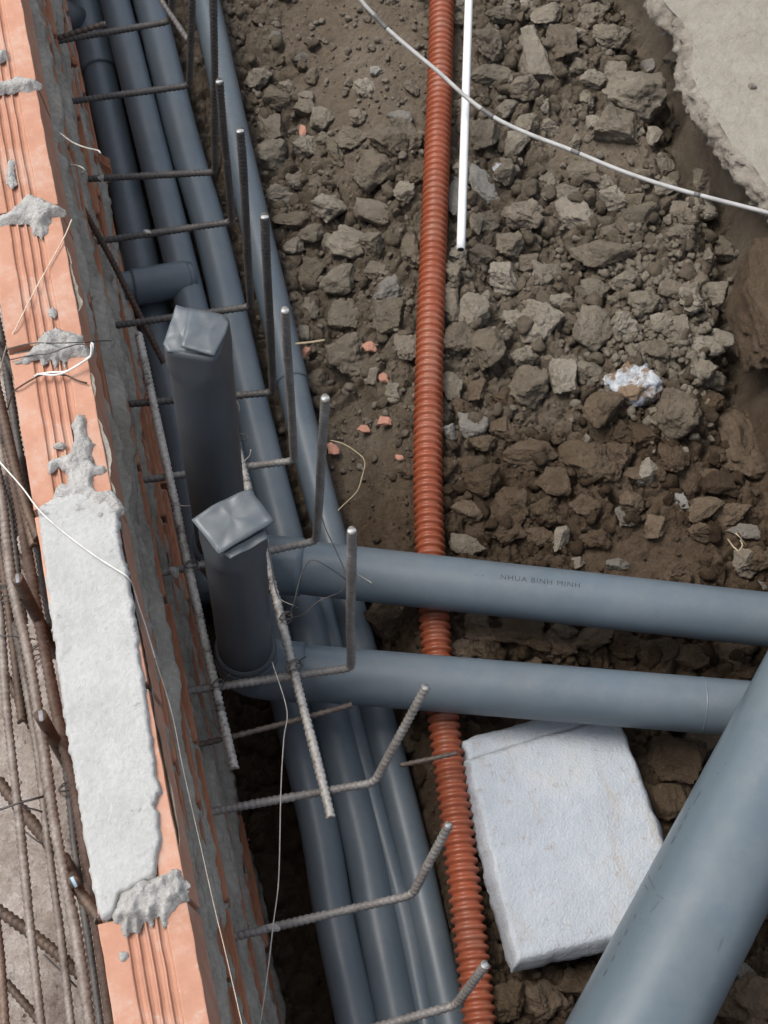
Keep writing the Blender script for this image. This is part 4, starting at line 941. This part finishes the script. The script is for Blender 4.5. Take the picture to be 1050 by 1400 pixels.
SPECIAL = [(866, 522, 68, 66, m_limed, 'round stone whitened with lime among the clods on the right', 'stone'), (922, 568, 66, 62, m_tan, 'tan layered clod just below the lime-white stone', 'clod'), (1013, 608, 62, 92, m_brown, 'large upright grey boulder clod at the right edge below the bank', 'clod'),
           (877, 133, 84, 62, m_clod, 'big lumpy grey clod near the broken slab at the top right', 'clod'), (770, 63, 46, 46, m_tan, 'tan clod with an ochre side near the top right rubble', 'clod'), (918, 103, 30, 24, m_tan, 'small tan stone right against the slab hollow', 'stone'), (886, 92, 18, 20, m_pale, 'small pale stone left of the tan stone by the slab', 'stone'),
           (534, 398, 42, 40, m_pale, 'light grey pointed stone left of the orange conduit', 'stone'), (550, 163, 36, 26, m_pale, 'light grey stone near the upper orange conduit', 'stone'), (512, 95, 17, 17, m_pale, 'small whitish block in the fine soil near the cable', 'stone'), (410, 79, 26, 18, m_pale, 'pale double pebble in the fine soil at the top', 'stone'), (373, 50, 20, 14, m_pale, 'small pale pebble at the top beside the pipes', 'stone'),
           (624, 266, 24, 84, m_pale, 'long pale slab of stone under the white tube', 'stone'), (658, 250, 30, 52, m_pale, 'pale cracked stone right of the white tube', 'stone'), (682, 236, 18, 20, m_limed, 'bluish white pebble right of the white tube', 'stone'), (566, 118, 20, 32, m_tan, 'leaning tan stone left of the orange conduit near the cable', 'stone'),
           (643, 581, 40, 36, m_pale, 'angular light grey stone right of the orange conduit', 'stone'), (614, 592, 22, 22, m_pale, 'small grey stone touching the orange conduit', 'stone'), (633, 745, 52, 30, m_tan, 'flat tan stone where the orange conduit meets the lettered pipe', 'stone'), (883, 646, 36, 28, m_clod, 'grey streaked stone in the damp brown soil', 'stone'), (930, 685, 30, 20, m_pale, 'pale flat stone in the damp brown soil on the right', 'stone'), (855, 706, 26, 24, m_pale, 'pale triangular stone chip above the lettered pipe', 'stone'),
           (766, 735, 26, 36, m_clod, 'greyish crumbly stone above the pipe lettering', 'stone'), (845, 770, 32, 14, m_pale, 'flat pale chip on the soil above the lettered pipe', 'stone'), (790, 768, 18, 14, m_tan, 'small tan pebble above the lettered pipe', 'stone'), (1020, 730, 46, 22, m_pale, 'pale broken flake at the right edge above the roots', 'stone'), (1018, 770, 40, 34, m_tan, 'tan clod at the right edge under the roots', 'clod'), (1041, 801, 12, 12, m_pale, 'tiny white pebble at the right edge above the pipe', 'stone'),
           (770, 866, 32, 24, m_tan, 'small tan clod in the gap between the cross pipes', 'clod'), (1018, 1335, 32, 44, m_pale, 'pale stone right of the large pipe at the bottom', 'stone'), (555, 641, 22, 24, m_brown, 'dark round clod touching the left of the orange conduit', 'clod'), (1046, 165, 10, 9, m_pale, '', ''), (980, 118, 11, 9, m_pale, '', '')]
for (px, py, w, h, m, lb, ct) in SPECIAL:
    if not lb: continue
    nm = 'stone' if ct == 'stone' else 'earth_clod'
    add_clod(px, py, w, h, m, lb, name=nm, cat=ct)
o = bpy.data.objects.new('stone', CLODS[3]); C.objects.link(o); o.location = at(1028, 117, SLABZ+.004); o.scale = (.009, .007, .006); o.material_slots[0].link = 'OBJECT'; o.material_slots[0].material = m_slabedge; tag(o, 'small loose pebble on the pale concrete slab', 'stone')
v_, f_ = clod_shape(5, 777, 7, .10); me = mesh_from('earth_block', v_, f_); me.materials.append(m_brown)
o = link('earth_block', me); o.location = at(1044, 440, -.45); o.scale = (.085, .22, .15); o.rotation_euler = (.1, .15, -.25); tag(o, 'large smooth brown block of earth at the right edge under the slab', 'earth block')
# terracotta chips
for i, (px, py, w, h, lb) in enumerate([(507, 476, 20, 22, 'terracotta chip on a clod beside the conduit'), (498, 590, 18, 14, 'terracotta chip on the flat soil, leftmost of a pair'), (526, 580, 16, 14, 'terracotta chip on the flat soil, right one of a pair'), (455, 617, 15, 16, 'terracotta chip at the upright bar beside the flat soil'), (417, 487, 14, 16, 'terracotta chip close to the grey pipe joint'), (544, 628, 12, 12, 'tiny terracotta chip beside the conduit'), (415, 186, 10, 20, 'narrow terracotta sliver in the upper rubble'), (525, 520, 12, 12, 'tiny terracotta chip below the large clods')]):
    o = add_clod(px, py, w, h, m_chip, lb, name='brick_chip', cat='brick chip'); o.scale[2] *= .5; o.location[2] += .014
# old brick pieces in the gap at the wall foot
for (px, py, z, w, lb) in [(88, 72, -.50, .035, 'broken terracotta tile piece in the gap at the upper wall'), (118, 205, -.62, .04, 'orange brick fragment leaning in the dark gap by the wall'), (140, 225, -.66, .035, 'orange brick fragment deeper in the gap by the wall')]:
    o = bpy.data.objects.new('brick_fragment', CLODS[rng.randrange(16)]); C.objects.link(o); o.location = at(px, py, z); o.scale = (w*.6, w*1.1, w*.5); o.rotation_euler = (.4, .2, .5); o.material_slots[0].link = 'OBJECT'; o.material_slots[0].material = m_brickold; tag(o, lb, 'brick piece')
# random fill
count = 0; tries = 0
while count < 110 and tries < 30000:
    tries += 1
    x, y = rng.uniform(.30, 1.25), rng.uniform(.15, 2.45)
    if x > xbank(y)-.05: continue
    z = ground_z(x, y); px, py = proj((x, y, z))
    if not (-10 < px < 1060 and -10 < py < 1410): continue
    if x < xd(y)+.055 or abs(x-xc(y)) < .04: continue
    if inside([(460, 545), (570, 545), (570, 740), (490, 740), (440, 620)], np.array(px), np.array(py)): continue
    if inside([(345, 0), (590, 0), (590, 130), (420, 125), (345, 90)], np.array(px), np.array(py)) and rng.random() < .75: continue
    if inside([(780, 730), (980, 700), (990, 800), (800, 790)], np.array(px), np.array(py)) and rng.random() < .8: continue
    if inside([(630, 1000), (905, 980), (940, 1260), (690, 1340)], np.array(px), np.array(py)): continue
    r = rng.uniform(.014, .026)
    if any((x-q[0])**2+(y-q[1])**2 < (.72*(r+q[2]))**2 for q in placed): continue
    w = 2*r*pscale((x, y, z)); add_clod(px, py, w*rng.uniform(.8, 1.25), w*rng.uniform(.75, 1.1)); count += 1
# loose crumbs: one mass
SM = [clod_shape(1, 300+k, 6, .12) for k in range(14)]; SM2 = [clod_shape(2, 330+k, 8, .16) for k in range(10)]
def crumbs(name, n, label, m, region, rlo, rhi, power, seed, big=.3):
    r_ = np.random.default_rng(seed); VV, FF, base, c = [], [], 0, 0
    while c < n:
        x, y = region(r_)
        if x is None: continue
        r = rlo*(rhi/rlo)**(r_.random()**power)
        z = zfine(x, y)-.002 if name != 'yard_gravel' else -.36
        v, f = (SM2[r_.integers(10)] if r > rhi*big else SM[r_.integers(14)])
        a = r_.uniform(0, 6.28, 3); Rz = np.array([[math.cos(a[0]), -math.sin(a[0]), 0], [math.sin(a[0]), math.cos(a[0]), 0], [0, 0, 1]]); Rx = np.array([[1, 0, 0], [0, math.cos(a[1]), -math.sin(a[1])], [0, math.sin(a[1]), math.cos(a[1])]])
        VV.append((v*r)@Rx.T@Rz.T+np.array([x, y, z+r*.35+.004])); FF.append(f+base); base += len(v); c += 1
    o = obj(name, np.vstack(VV), np.vstack(FF), m, None, False); o['kind'] = 'stuff'; o['label'] = label; o['category'] = 'gravel'; return o
def reg_trench(r_):
    x, y = r_.uniform(.22, 1.28), r_.uniform(.1, 2.6)
    if x > xbank(y)-.02 and r_.random() < .8: return None, None
    if x < xd(y)+.03 and r_.random() < .7: return None, None
    d = float(fbm(np.array(x*4.), np.array(y*4.), 0, 90, 3))
    if d < -.25 and r_.random() < .5: return None, None
    return x, y
def reg_dense(r_):                      # fine crumbs on the right-hand heap
    px, py = r_.normal(905, 55), r_.normal(450, 75); p = at(px, py, -.59)
    if p[0] > xbank(p[1])-.06: return None, None
    return p[0], p[1]
def reg_mid(r_):
    x, y = r_.uniform(.30, 1.25), r_.uniform(.15, 2.6)
    if x > xbank(y)-.03 or x < xd(y)+.045 or abs(x-xc(y)) < .030: return None, None
    if float(ground_rough(np.array(x), np.array(y))) < r_.random(): return None, None
    px, py = proj((x, y, -.64))
    if 440 < px < 575 and 545 < py < 745: return None, None
    return x, y
crumbs('rubble', 1150, 'medium earth lumps packed between the larger clods of the trench floor', m_gravel, reg_mid, .0085, .0215, 1.15, 15, 0)
crumbs('loose_crumbs', 4600, 'loose earth crumbs and small stones strewn over the trench floor', m_gravel, reg_trench, .0020, .0105, 1.7, 5)
crumbs('heap_crumbs', 700, 'heap of small grey crumbs beside the lime-white stone', m_clod, reg_dense, .005, .013, 1.0, 6, .5)
def reg_yard(r_): return r_.uniform(-.6, -.16), r_.uniform(.1, 2.2)
crumbs('yard_gravel', 500, 'small gravel on the dusty soil beyond the wall', m_yard, reg_yard, .002, .007, 1.6, 8)

# ---------------------------------------------------------------- say which clod is which: by the nearest landmark
LM = [((866, 522), 'the lime-white stone'), ((630, 341), "the white tube's lower end"), ((922, 568), 'the tan layered clod'), ((1013, 608), 'the large upright boulder clod'), ((658, 250), 'the pale cracked stone'), ((877, 133), 'the big lumpy clod by the slab'),
      ((534, 398), 'the light grey pointed stone'), ((550, 163), 'the light grey stone by the conduit'), ((643, 581), 'the angular light grey stone'), ((633, 745), 'the flat tan stone by the pipe'), ((1008, 745), 'the pale root tuft'), ((740, 805), 'the printed lettering'), ((425, 468), 'the small twig'),
      ((410, 79), 'the pale double pebble'), ((930, 685), 'the pale flat stone'), ((861, 1000), "the foam board's upper right corner"), ((700, 1335), "the foam board's lowest corner"), ((1018, 1335), 'the pale stone beyond the large pipe'), ((600, 99), 'where cable and conduit cross'), ((600, 890), 'the conduit between cross pipes'),
      ((395, 520), 'the dark pipe joint line'), ((770, 866), 'the tan clod between pipes'), ((555, 641), 'the dark round clod'), ((770, 63), 'the tan clod with ochre side'), ((883, 646), 'the grey streaked stone'), ((787, 207), 'the middle cable mark'), ((954, 265), 'the rightmost cable mark')]
OCT = ['right of', 'above right of', 'above', 'above left of', 'left of', 'below left of', 'below', 'below right of']
ORD = ['', 'second ', 'third ', 'fourth ', 'fifth ', 'sixth ', 'seventh ', 'eighth ', 'ninth ', 'tenth ']
bins = {}
for o in C.objects:
    if 'group' in o and str(o['group']).startswith('earth clods'):
        px, py = proj(o.location); k = min(range(len(LM)), key=lambda q: math.hypot(LM[q][0][0]-px, LM[q][0][1]-py)); dx, dy = px-LM[k][0][0], LM[k][0][1]-py
        bins.setdefault((k, int(round(math.atan2(dy, dx)/(math.pi/4))) % 8), []).append((math.hypot(dx, dy), o, max(o.scale[0], o.scale[1])*2*pscale(o.location)))
for (k, q), lst in bins.items():
    lst.sort(key=lambda t_: t_[0])
    for n_, (d_, o, w_) in enumerate(lst):
        col = 'dark brown' if o.material_slots[0].material is m_brown else ('tan' if o.material_slots[0].material is m_tan else 'grey brown')
        o['label'] = '%s %s clod, %snearest %s %s' % ('small' if w_ < 30 else 'medium' if w_ < 48 else 'large', col, ORD[min(n_, 9)], OCT[q], LM[k][1])
